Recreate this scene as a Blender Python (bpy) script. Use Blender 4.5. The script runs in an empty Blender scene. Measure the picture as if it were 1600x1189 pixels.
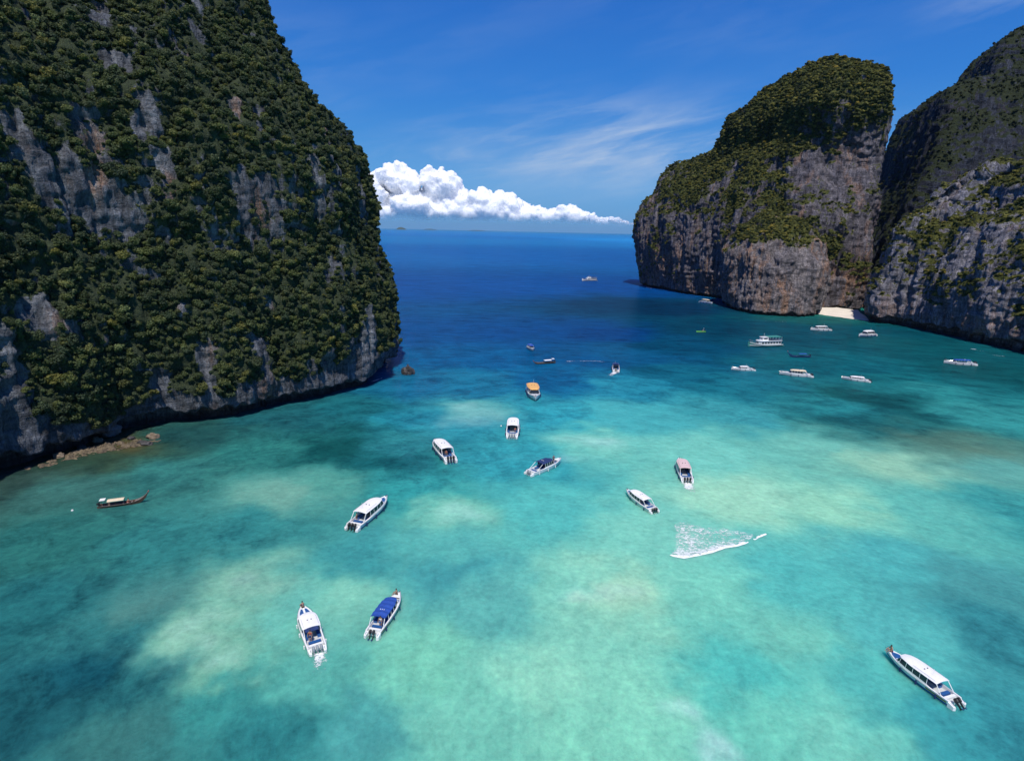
import bpy, math, random
import numpy as np
from mathutils import Vector, Matrix
PI = math.pi
random.seed(7)
rng = np.random.default_rng(7)
SC = bpy.context.scene
COL = SC.collection

# ------------------------------------------------------------------ camera
CAM_H = 50.0
F_PX = 953.0                                   # focal length for a 1600 px wide frame
PITCH = math.atan(234.5 / F_PX)
ROLL = math.radians(1.25)
cam_data = bpy.data.cameras.new('camera')
cam = bpy.data.objects.new('camera', cam_data)
COL.objects.link(cam)
cam_data.sensor_width = 36.0
cam_data.lens = 36.0 * F_PX / 1600.0
cam_data.clip_start = 0.5
cam_data.clip_end = 90000.0
_right, _up, _fwd = Vector((1, 0, 0)), Vector((0, math.sin(PITCH), math.cos(PITCH))), Vector((0, math.cos(PITCH), -math.sin(PITCH)))
_r = _right * math.cos(ROLL) + _up * math.sin(ROLL)
_u = -_right * math.sin(ROLL) + _up * math.cos(ROLL)
_m = Matrix((_r, _u, -_fwd)).transposed().to_4x4()
_m.translation = (0, 0, CAM_H)
cam.matrix_world = _m
SC.camera = cam

# ------------------------------------------------------------------ sun and sky
SUN_EL = math.radians(61)
SUN_DIR = Vector((0.02, -1.0, 0)).normalized() * math.cos(SUN_EL) + Vector((0, 0, math.sin(SUN_EL)))
sun_data = bpy.data.lights.new('sun', 'SUN')
sun_data.energy = 4.2
sun_data.angle = math.radians(0.53)
sun_data.color = (1.0, 0.955, 0.89)
sun = bpy.data.objects.new('sun', sun_data)
COL.objects.link(sun)
sun.rotation_euler = SUN_DIR.to_track_quat('Z', 'Y').to_euler()
SKY_STRENGTH = 0.11

SC.view_settings.view_transform = 'Standard'
SC.view_settings.look = 'None'
SC.view_settings.exposure = 0.0
SC.view_settings.gamma = 1.0
SC.view_settings.use_curve_mapping = False
SC.cycles.max_bounces = 8
SC.cycles.transparent_max_bounces = 12
SC.cycles.volume_bounces = 0
SC.cycles.use_denoising = True


class NT:
    """short-hand for building a node tree"""
    def __init__(s, tree):
        s.t = tree
        s.t.nodes.clear()

    def n(s, kind, _ins=None, **props):
        nd = s.t.nodes.new(kind)
        for k, v in props.items():
            setattr(nd, k, v)
        for k, v in (_ins or {}).items():
            sock = nd.inputs[k]
            if isinstance(v, bpy.types.NodeSocket):
                s.t.links.new(v, sock)
            else:
                sock.default_value = v
        return nd

    def math(s, op, a, b=None, c=None, clamp=False):
        ins = {0: a}
        if b is not None: ins[1] = b
        if c is not None: ins[2] = c
        return s.n('ShaderNodeMath', ins, operation=op, use_clamp=clamp).outputs[0]

    def vmath(s, op, a, b=None):
        ins = {0: a}
        if b is not None: ins[1] = b
        return s.n('ShaderNodeVectorMath', ins, operation=op).outputs[0]

    def noise(s, vec, scale, detail=4, rough=0.55, dist=0.0, out='Fac'):
        return s.n('ShaderNodeTexNoise', {'Vector': vec, 'Scale': scale, 'Detail': detail, 'Roughness': rough, 'Distortion': dist}).outputs[out]

    def ramp(s, fac, stops, interp='LINEAR'):
        nd = s.n('ShaderNodeValToRGB', {0: fac})
        cr = nd.color_ramp
        cr.interpolation = interp
        while len(cr.elements) < len(stops): cr.elements.new(0.5)
        for e, (p, c) in zip(cr.elements, stops):
            e.position = p
            e.color = tuple(c) + ((1,) if len(c) == 3 else ()) if not isinstance(c, (int, float)) else (c, c, c, 1)
        return nd.outputs[0]

    def mix(s, fac, a, b, mode='MIX'):
        nd = s.n('ShaderNodeMix', {}, data_type='RGBA', blend_type=mode)
        for k, v in ((0, fac), (6, a), (7, b)):
            if isinstance(v, bpy.types.NodeSocket): s.t.links.new(v, nd.inputs[k])
            else: nd.inputs[k].default_value = v if k == 0 else (tuple(v) + (1,))[:4]
        return nd.outputs[2]

    def smooth(s, v, a, b, lo=0.0, hi=1.0):
        return s.n('ShaderNodeMapRange', {0: v, 1: a, 2: b, 3: lo, 4: hi}, interpolation_type='SMOOTHSTEP').outputs[0]

    def link(s, a, b):
        s.t.links.new(a, b)


world = bpy.data.worlds.new('World')
SC.world = world
world.use_nodes = True
w = NT(world.node_tree)
sky = w.n('ShaderNodeTexSky', sky_type='NISHITA')
sky.sun_disc = False
sky.sun_elevation = SUN_EL
sky.sun_rotation = math.atan2(SUN_DIR.x, SUN_DIR.y)
sky.altitude = 0
sky.air_density = 1.0
sky.dust_density = 0.25
sky.ozone_density = 4.0
_hsv = w.n('ShaderNodeHueSaturation', {'Hue': 0.5, 'Saturation': 1.3, 'Value': 1.0, 'Color': sky.outputs[0]})
_tint = w.mix(1.0, _hsv.outputs[0], (0.62, 0.95, 1.18), 'MULTIPLY')
# high cirrus: fibres drawn out across a flat layer overhead
_tc = w.n('ShaderNodeTexCoord')
_sep = w.n('ShaderNodeSeparateXYZ', {0: _tc.outputs['Generated']})
_dx, _dy, _dz = _sep.outputs
_A = w.math('ARCTAN2', _dx, _dy)
_E = w.math('ARCSINE', _dz)
def _tilt(c, s_, k1, k2, off=0.0):
    u_ = w.math('MULTIPLY', w.math('ADD', w.math('MULTIPLY', _A, c), w.math('MULTIPLY', _E, s_)), k1)
    v_ = w.math('MULTIPLY', w.math('SUBTRACT', w.math('MULTIPLY', _E, c), w.math('MULTIPLY', _A, s_)), k2)
    return w.n('ShaderNodeCombineXYZ', {0: u_, 1: v_, 2: off}).outputs[0]
_v1 = _tilt(0.978, 0.21, 3.2, 17.0)
_wp = w.n('ShaderNodeVectorMath', {0: w.noise(_v1, 0.8, 3, 0.6, out='Color'), 'Scale': 1.1}, operation='SCALE').outputs[0]
_c1 = w.noise(w.vmath('ADD', _v1, _wp), 1.0, 9, 0.60)
_c2 = w.noise(_tilt(0.99, 0.12, 2.0, 6.0, 4.0), 1.0, 3, 0.5)
def _spot(a0, e0, ra, re, st):
    da = w.math('DIVIDE', w.math('SUBTRACT', _A, a0), ra); de = w.math('DIVIDE', w.math('SUBTRACT', _E, e0), re)
    return w.math('MULTIPLY', w.math('EXPONENT', w.math('MULTIPLY', w.math('ADD', w.math('MULTIPLY', da, da), w.math('MULTIPLY', de, de)), -1.0)), st)
_g = w.math('MAXIMUM', _spot(0.17, 0.125, 0.26, 0.055, 1.0), w.math('MAXIMUM', _spot(0.62, 0.27, 0.08, 0.025, 0.4), _spot(0.33, 0.37, 0.12, 0.03, 0.7)))
_g = w.math('MAXIMUM', _g, w.math('MAXIMUM', _spot(-0.12, 0.10, 0.16, 0.03, 0.75), w.math('MULTIPLY', w.smooth(_c2, 0.42, 0.66), w.smooth(_dz, 0.5, 0.1, 0.0, 0.16))))
_cir = w.math('MULTIPLY', w.smooth(_c1, 0.40, 0.72), _g)
_cir = w.math('ADD', w.math('MULTIPLY', _cir, 0.85), w.math('MULTIPLY', _spot(0.12, 0.09, 0.30, 0.05, 0.18), 1.0), clamp=True)
def _c8(r, g, b): return tuple((((c / 255 + 0.055) / 1.055) ** 2.4) / SKY_STRENGTH for c in (r, g, b)) + (1,)
_deep = w.ramp(_dz, [(0.0, _c8(80, 144, 209)), (0.07, _c8(72, 148, 216)), (0.20, _c8(50, 124, 210)), (0.42, _c8(34, 90, 188)), (1.0, _c8(28, 76, 170))])
_deep = w.mix(0.85, _tint, _deep)
_sky2 = w.mix(_cir, _deep, (4.4, 5.4, 7.0))
_bg = w.n('ShaderNodeBackground', {'Color': _sky2, 'Strength': SKY_STRENGTH})
_wo = w.n('ShaderNodeOutputWorld', {'Surface': _bg.outputs[0]})


# ------------------------------------------------------------------ helpers
def material(name, base=(0.5, 0.5, 0.5), rough=0.5, metal=0.0, spec=None, var=0.0, var_scale=3.0, bump=0.0, bump_scale=20.0, alpha=None):
    m = bpy.data.materials.new(name)
    m.use_nodes = True
    t = NT(m.node_tree)
    p = t.n('ShaderNodeBsdfPrincipled', {'Base Color': tuple(base) + (1,), 'Roughness': rough, 'Metallic': metal})
    if spec is not None: p.inputs['Specular IOR Level'].default_value = spec
    if alpha is not None: p.inputs['Alpha'].default_value = alpha
    o = t.n('ShaderNodeOutputMaterial', {'Surface': p.outputs[0]})
    if var or bump:
        tc = t.n('ShaderNodeTexCoord')
    if var:
        nz = t.noise(tc.outputs['Object'], var_scale, 5, 0.65)
        lo = tuple(c * (1 - var) for c in base); hi = tuple(min(1, c * (1 + var * 0.6)) for c in base)
        t.link(t.ramp(nz, [(0.3, lo), (0.7, hi)]), p.inputs['Base Color'])
        t.link(t.smooth(nz, 0.3, 0.7, min(1, rough + 0.12), max(0.03, rough - 0.08)), p.inputs['Roughness'])
    if bump:
        nb = t.noise(tc.outputs['Object'], bump_scale, 4, 0.6)
        b = t.n('ShaderNodeBump', {'Height': nb, 'Strength': bump, 'Distance': 0.05})
        t.link(b.outputs[0], p.inputs['Normal'])
    return m


def tag(o, label=None, cat=None, group=None, kind=None):
    if label: o['label'] = label
    if cat: o['category'] = cat
    if group: o['group'] = group
    if kind: o['kind'] = kind
    return o


def empty(name, loc, rz=0.0, scale=1.0):
    o = bpy.data.objects.new(name, None)
    o.empty_display_size = 0.5
    o.location = loc
    o.rotation_euler = (0, 0, rz)
    o.scale = (scale,) * 3
    COL.objects.link(o)
    return o


def mesh_obj(name, me, mat=None, parent=None):
    if mat is not None and not me.materials: me.materials.append(mat)
    o = bpy.data.objects.new(name, me)
    COL.objects.link(o)
    if parent is not None: o.parent = parent
    return o


def grid_mesh(name, P, closed_u=False, smooth=True):
    """P: (nv, nu, 3) array of points -> quad mesh"""
    nv, nu = P.shape[:2]
    me = bpy.data.meshes.new(name)
    ui = np.arange(nu if closed_u else nu - 1)
    uj = (ui + 1) % nu
    v = np.arange(nv - 1)[:, None] * nu
    f = np.stack([v + ui, v + uj, v + nu + uj, v + nu + ui], -1).reshape(-1, 4)
    me.vertices.add(nv * nu)
    me.vertices.foreach_set('co', P.reshape(-1).astype(np.float32))
    me.loops.add(f.size)
    me.loops.foreach_set('vertex_index', f.reshape(-1).astype(np.int32))
    me.polygons.add(len(f))
    me.polygons.foreach_set('loop_start', (np.arange(len(f)) * 4).astype(np.int32))
    me.polygons.foreach_set('use_smooth', np.full(len(f), smooth))
    me.update(calc_edges=True)
    return me, f


def poly_mesh(name, V, Fs, smooth=False):
    me = bpy.data.meshes.new(name)
    me.from_pydata([tuple(v) for v in V], [], [tuple(int(i) for i in f) for f in Fs])
    if smooth: me.polygons.foreach_set('use_smooth', np.ones(len(me.polygons), bool))
    me.update()
    return me


_perm = rng.permutation(256).astype(np.int64)
_perm = np.concatenate([_perm, _perm])
_grad = rng.normal(size=(256, 3)); _grad /= np.linalg.norm(_grad, axis=1)[:, None]


def pn(p):
    """gradient noise, p: (N,3), about -1..1"""
    i = np.floor(p).astype(np.int64)
    f = p - i
    u = f * f * f * (f * (f * 6 - 15) + 10)
    i &= 255
    out = np.zeros(len(p))
    for dx in (0, 1):
        hx = _perm[(i[:, 0] + dx) & 255]
        wx = u[:, 0] if dx else 1 - u[:, 0]
        for dy in (0, 1):
            hy = _perm[(hx + i[:, 1] + dy) & 255]
            wy = u[:, 1] if dy else 1 - u[:, 1]
            for dz in (0, 1):
                g = _grad[_perm[(hy + i[:, 2] + dz) & 255]]
                wz = u[:, 2] if dz else 1 - u[:, 2]
                out += wx * wy * wz * (g[:, 0] * (f[:, 0] - dx) + g[:, 1] * (f[:, 1] - dy) + g[:, 2] * (f[:, 2] - dz))
    return out * 1.7


def fbm(p, lam, zs=1.0, octv=3, seed=0.0):
    q = p / lam
    q = q * np.array([1, 1, zs]) + seed * 17.3
    s, a, out = 1.0, 1.0, 0
    for k in range(octv):
        out = out + a * pn(q * s + k * 5.1)
        s *= 2.03; a *= 0.5
    return out


def ridged(p, lam, zs=1.0, seed=0.0, octv=2):
    q = p / lam * np.array([1, 1, zs]) + seed * 11.7
    out, a, s = 0, 1.0, 1.0
    for k in range(octv):
        out = out + a * (1 - 2 * np.abs(pn(q * s + k * 3.7)))
        a *= 0.5; s *= 2.1
    return out / 1.5


def sstep(x, a, b):
    t = np.clip((x - a) / (b - a), 0, 1)
    return t * t * (3 - 2 * t)


def ray(px, py):
    """direction through a point of the 1600 x 1189 photograph"""
    dx, dy = px - 800.0, py - 594.5
    u = dx * math.cos(ROLL) + dy * math.sin(ROLL)
    v = -dx * math.sin(ROLL) + dy * math.cos(ROLL)
    return np.array([u / F_PX, math.cos(PITCH) - v / F_PX * math.sin(PITCH), -math.sin(PITCH) - v / F_PX * math.cos(PITCH)])


def ground(px, py, z=0.0):
    d = ray(px, py)
    t = (z - CAM_H) / d[2]
    return np.array([d[0] * t, d[1] * t])


# ------------------------------------------------------------------ haze: the air over the sea
hz = poly_mesh('haze', [(x, y, z) for x in (-15000, 15000) for y in (-400, 26500) for z in (-9, 262)],
               [(0, 1, 3, 2), (4, 6, 7, 5), (0, 4, 5, 1), (2, 3, 7, 6), (0, 2, 6, 4), (1, 5, 7, 3)])
mh = bpy.data.materials.new('haze_air')
mh.use_nodes = True
t = NT(mh.node_tree)
_pv = t.n('ShaderNodeVolumePrincipled', {'Color': (0.55, 0.78, 1.0, 1), 'Density': 0.000016, 'Anisotropy': 0.2})
t.n('ShaderNodeOutputMaterial', {'Volume': _pv.outputs[0]})
HAZE = tag(mesh_obj('haze', hz, mh), 'thin pale air over the open sea', kind='stuff')

# ------------------------------------------------------------------ water
WATER_POINTS = [  # (x, y in the photograph, tint of the water and its bed there as 8-bit sRGB)
 (600,372,12.9,83.8,137.0),(800,372,9.9,77.3,135.7),(990,376,18.2,103.5,167.0),(600,400,8.8,72.4,127.7),(800,400,5.7,67.3,125.2),(980,405,5.1,62.5,118.4),(640,450,1.6,54.7,111.8),
 (800,450,2.0,55.4,113.6),(980,450,1.5,49.4,107.6),(640,520,1.7,55.7,106.3),(800,520,1.6,53.8,105.6),(950,520,1.4,45.7,94.9),(1030,480,1.8,34.4,59.4),(1120,512,1.5,46.0,66.5),
 (1040,540,2.1,55.9,81.2),(1200,515,1.3,58.1,73.0),(1350,512,2.7,57.8,70.5),(1450,545,6.6,65.3,72.5),(1570,585,7.6,64.2,68.6),(660,600,17.2,88.1,121.1),(750,600,18.7,95.3,124.1),
 (860,590,5.0,73.9,112.9),(960,600,30.7,119.5,138.7),(1060,580,9.8,77.9,98.2),(1150,600,18.7,97.6,112.4),(1300,570,6.6,75.7,86.5),(1400,590,13.2,85.1,90.8),(700,560,2.8,69.7,112.9),
 (760,560,3.5,72.3,116.0),(900,560,2.5,62.7,103.7),(1000,560,6.9,67.2,102.2),(640,650,25.0,112.0,124.2),(745,635,68.6,152.8,147.1),(720,665,35.9,131.8,140.0),(860,650,36.8,137.9,146.5),
 (1000,650,60.3,155.6,152.4),(1150,650,46.9,134.6,136.2),(1300,640,30.2,112.8,117.4),(1370,630,12.5,67.7,70.2),(1340,655,17.2,76.7,78.0),(1450,610,31.5,110.7,111.7),(1550,650,37.6,121.5,116.4),
 (120,715,31.2,58.3,47.1),(300,680,24.7,67.2,66.4),(450,650,23.3,80.5,85.2),(560,640,22.5,92.9,102.1),(100,760,51.1,103.2,96.0),(250,740,42.9,108.3,103.2),(400,700,35.9,107.4,101.4),
 (530,700,12.5,69.0,68.8),(600,722,17.5,83.4,85.2),(640,690,35.1,114.8,117.0),(440,770,100.0,159.0,139.3),(500,755,74.1,149.3,132.7),(170,700,72.3,67.0,40.6),(30,750,38.0,64.0,58.0),
 (800,720,41.6,140.8,145.3),(930,688,103.1,185.4,160.0),(1100,700,102.1,188.1,164.5),(1250,690,93.7,171.6,149.7),(1400,722,123.6,182.7,148.9),(1450,685,58.9,97.3,84.0),(1500,700,77.2,116.0,96.7),
 (1560,730,79.7,150.8,134.5),(60,850,35.9,101.0,96.0),(250,850,39.6,112.0,110.1),(400,820,41.8,120.2,118.4),(560,870,56.9,144.1,140.5),(700,800,108.7,186.3,156.9),(690,860,81.1,170.0,156.3),
 (640,760,40.9,138.3,134.2),(850,800,76.9,176.0,162.8),(1000,830,113.2,196.2,168.8),(1150,780,138.3,205.2,168.0),(1300,790,130.1,202.1,163.6),(1450,800,85.1,173.1,153.3),(1590,800,47.3,135.7,130.1),
 (60,950,31.3,99.2,101.0),(200,960,76.5,133.0,122.9),(160,980,38.0,107.9,108.0),(380,905,116.0,175.0,148.7),(300,990,123.2,185.2,153.9),(340,1035,114.3,179.3,149.3),(130,1040,20.7,83.1,92.5),
 (200,1070,33.6,100.2,102.0),(470,960,100.6,183.7,163.2),(545,930,118.0,193.2,165.0),(700,895,63.9,150.0,146.3),(760,940,89.0,173.1,157.9),(900,920,114.9,196.7,168.3),(955,925,153.1,210.1,170.8),
 (1100,920,112.0,198.1,169.3),(1250,900,77.9,176.0,162.8),(1400,880,72.0,166.1,157.0),(1520,930,66.0,141.0,135.0),(1590,1000,45.3,124.9,125.7),(60,1100,26.8,87.3,92.0),(200,1145,54.9,116.9,110.9),
 (330,1100,56.3,145.3,135.9),(420,1150,42.8,123.0,120.9),(480,1060,87.2,174.1,155.0),(560,1145,76.5,162.2,152.9),(650,1040,114.1,198.0,165.4),(700,1120,114.2,196.0,168.2),(850,1050,136.2,211.0,177.3),
 (1000,1080,130.2,211.0,177.3),(950,1150,125.3,207.0,174.2),(1150,1060,79.0,183.0,166.3),(1200,1120,108.1,198.0,170.4),(1300,1150,115.2,200.0,172.3),(1350,1050,80.0,178.0,163.6),(1500,1130,58.0,155.0,152.1),
 (1590,1160,47.3,133.0,134.6),(1250,1000,105.1,188.5,162.8),(1420,1000,79.1,173.0,162.3),(1320,490,23.8,90.5,83.1),(1280,500,12.5,69.7,70.4)]


def srgb_lin(c):
    c = np.asarray(c, float) / 255
    return np.where(c <= 0.04045, c / 12.92, ((c + 0.055) / 1.055) ** 2.4)


WATER_GAIN = 0.86
rad = np.concatenate([np.linspace(4, 40, 30, endpoint=False), np.geomspace(40, 700, 330, endpoint=False), np.geomspace(700, 25800, 60)])
ang_f = np.linspace(-50, 50, 420)
ang = np.radians(np.concatenate([np.linspace(-180, -50, 40, endpoint=False), ang_f, np.linspace(50, 180, 41)[1:-1]]))
RR, AA = np.meshgrid(rad, ang, indexing='ij')
WX, WY = RR * np.sin(AA), RR * np.cos(AA)
keep = WY < -380
WP = np.stack([WX, WY, np.zeros_like(WX)], -1)
s_ = np.where(WP[..., 1] < -380, -380 / np.minimum(WP[..., 1], -1e-6), 1.0)
WP *= s_[..., None]
ov = np.abs(WP[..., 0]) > 14800
WP[ov] *= (14800 / np.abs(WP[ov][:, 0]))[:, None]
me, _ = grid_mesh('water', WP, closed_u=True)
pts = WP.reshape(-1, 3)
ctl = np.array([ground(a, b) for a, b, *_ in WATER_POINTS])
ccol = srgb_lin([c[2:] for c in WATER_POINTS]) * WATER_GAIN * np.array([1.0, 1.0, 0.95])
ccol[[i_ for i_, c_ in enumerate(WATER_POINTS) if c_[1] > 640]] *= np.array([1.16, 1.05, 1.12])      # chalky water over the sand
lp = np.stack([np.arctan2(pts[:, 0], pts[:, 1]), np.log(np.hypot(pts[:, 0], pts[:, 1]) + 1) * 1.0], -1)
nzv = np.concatenate([lp * np.array([1, 1]), np.zeros((len(lp), 1))], 1)
wz = np.stack([fbm(nzv, 0.09, octv=4, seed=1), fbm(nzv, 0.09, octv=4, seed=2)], -1)
lpw = lp + wz * 0.035
lc = np.stack([np.arctan2(ctl[:, 0], ctl[:, 1]), np.log(np.hypot(ctl[:, 0], ctl[:, 1]) + 1)], -1)
colr = np.zeros((len(pts), 3))
for k in range(0, len(pts), 20000):
    d2 = ((lpw[k:k + 20000, None, :] - lc[None]) ** 2).sum(-1) + 0.0007
    wt = d2 ** -2.0
    colr[k:k + 20000] = (wt @ np.log(ccol)) / wt.sum(1)[:, None]
colr = np.exp(colr)
for a_, b_, r1_, r2_, st_ in ((1062, 1112, 1.6, 1.2, .55), (1098, 1152, 1.3, 1.6, .55), (1112, 1172, 1.5, 1.3, .65), (1135, 1186, 1.6, 1.2, .5), (700, 802, 4, 3.6, .28), (745, 634, 8, 6, .25), (735, 650, 8, 6, .2),
                             (955, 925, 3.5, 2.5, .3), (932, 688, 8, 4, .35), (300, 985, 3, 3, .25), (340, 1030, 3, 2, .25), (385, 905, 3.5, 3, .25), (880, 715, 6, 2, .2)):
    g_ = ground(a_, b_)
    dd_ = pts[:, :2] - g_ + wz[:, :2] * np.array([r1_, r2_]) * 1.1
    k_ = st_ * np.exp(-((dd_[:, 0] / r1_) ** 2 + (dd_[:, 1] / r2_) ** 2))[:, None]
    colr = colr * (1 - k_) + np.array([.40, .66, .58]) * k_
at = me.color_attributes.new('water_tint', 'FLOAT_COLOR', 'POINT')
at.data.foreach_set('color', np.concatenate([colr, np.ones((len(colr), 1))], 1).astype(np.float32).reshape(-1))
mw = bpy.data.materials.new('sea_water')
mw.use_nodes = True
t = NT(mw.node_tree)
geo = t.n('ShaderNodeNewGeometry').outputs['Position']
att = t.n('ShaderNodeAttribute', attribute_name='water_tint').outputs['Color']
sx = t.n('ShaderNodeSeparateXYZ', {0: geo})
ry = t.math('ADD', sx.outputs[1], 20.0)
rr_ = t.math('SQRT', t.math('ADD', t.math('MULTIPLY', sx.outputs[0], sx.outputs[0]), t.math('MULTIPLY', ry, ry)))
aa_ = t.math('ARCTAN2', sx.outputs[0], ry)
arc = t.n('ShaderNodeCombineXYZ', {0: t.math('MULTIPLY', aa_, 26.0), 1: t.math('MULTIPLY', rr_, 0.20), 2: 0.0}).outputs[0]
arc2 = t.n('ShaderNodeCombineXYZ', {0: t.math('MULTIPLY', aa_, 90.0), 1: t.math('MULTIPLY', rr_, 0.9), 2: 0.0}).outputs[0]
big = t.noise(geo, 0.035, 5, 0.6, 0.4)
st1 = t.noise(arc, 1.0, 5, 0.62, 0.5)
st2 = t.noise(arc2, 1.0, 4, 0.65, 0.3)
fine = t.noise(geo, 1.1, 3, 0.7)
deep = t.smooth(t.n('ShaderNodeSeparateColor', {0: att}).outputs[0], 0.01, 0.06)
amp = t.math('ADD', t.math('MULTIPLY', deep, -0.26), 0.78)
v1 = t.math('MULTIPLY', t.math('SUBTRACT', st1, 0.5), 1.15)
v2 = t.math('MULTIPLY', t.math('SUBTRACT', st2, 0.5), 0.95)
reef = t.noise(t.n('ShaderNodeCombineXYZ', {0: t.math('MULTIPLY', aa_, 22.0), 1: t.math('MULTIPLY', rr_, 0.13), 2: 3.0}).outputs[0], 1.0, 6, 0.66, 0.9)
v3 = t.math('ADD', t.math('MULTIPLY', t.math('SUBTRACT', big, 0.5), 0.30), t.math('MULTIPLY', t.math('SUBTRACT', t.smooth(reef, 0.36, 0.60), 0.62), t.smooth(deep, 0.75, 0.0, 0.12, 0.42)))
v4 = t.math('MULTIPLY', t.math('SUBTRACT', fine, 0.5), 0.62)
vs = t.math('ADD', 1.0, t.math('MULTIPLY', amp, t.math('ADD', t.math('ADD', v1, v2), t.math('ADD', v3, v4))))
vs = t.math('MAXIMUM', t.math('ADD', 1.0, t.math('MULTIPLY', t.math('SUBTRACT', vs, 1.0), 1.15)), 0.3)
rs = t.math('POWER', vs, 1.1)
gm = t.vmath('MULTIPLY', att, t.n('ShaderNodeCombineXYZ', {0: rs, 1: vs, 2: t.math('POWER', vs, 0.85)}).outputs[0])
waves = t.n('ShaderNodeCombineXYZ', {0: t.math('MULTIPLY', aa_, 120.0), 1: t.math('MULTIPLY', rr_, 1.1), 2: 0.0}).outputs[0]
wv1 = t.noise(waves, 0.55, 4, 0.6, 0.6)
wv2 = t.noise(geo, 1.6, 4, 0.62, 0.4)
wv3 = t.noise(geo, 0.11, 3, 0.55, 0.4)
hgt = t.math('ADD', t.math('MULTIPLY', wv1, 0.28), t.math('ADD', t.math('MULTIPLY', wv2, 0.13), t.math('MULTIPLY', wv3, 0.5)))
bp = t.n('ShaderNodeBump', {'Height': hgt, 'Strength': 0.75, 'Distance': 1.0})
pb = t.n('ShaderNodeBsdfPrincipled', {'Base Color': gm, 'Roughness': 0.5, 'Normal': bp.outputs[0], 'Subsurface Weight': 1.0, 'Subsurface Radius': (0.5, 1.0, 1.0), 'Subsurface Scale': 3.5})
pb.inputs['Specular IOR Level'].default_value = 0.0
gl = t.n('ShaderNodeBsdfGlossy', {'Color': (1, 1, 1, 1), 'Roughness': 0.20, 'Normal': bp.outputs[0]})
fr = t.n('ShaderNodeFresnel', {'IOR': 1.33, 'Normal': bp.outputs[0]}).outputs[0]
# a choppy sea never reaches a mirror's grazing reflectance
fr = t.math('MULTIPLY', fr, t.math('DIVIDE', 1.0, t.math('ADD', 1.0, t.math('MULTIPLY', fr, 10.0))))
ms = t.n('ShaderNodeMixShader', {0: fr, 1: pb.outputs[0], 2: gl.outputs[0]})
t.n('ShaderNodeOutputMaterial', {'Surface': ms.outputs[0]})
WATER = tag(mesh_obj('water', me, mw), 'turquoise bay water darkening to deep blue sea', kind='structure')

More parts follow.
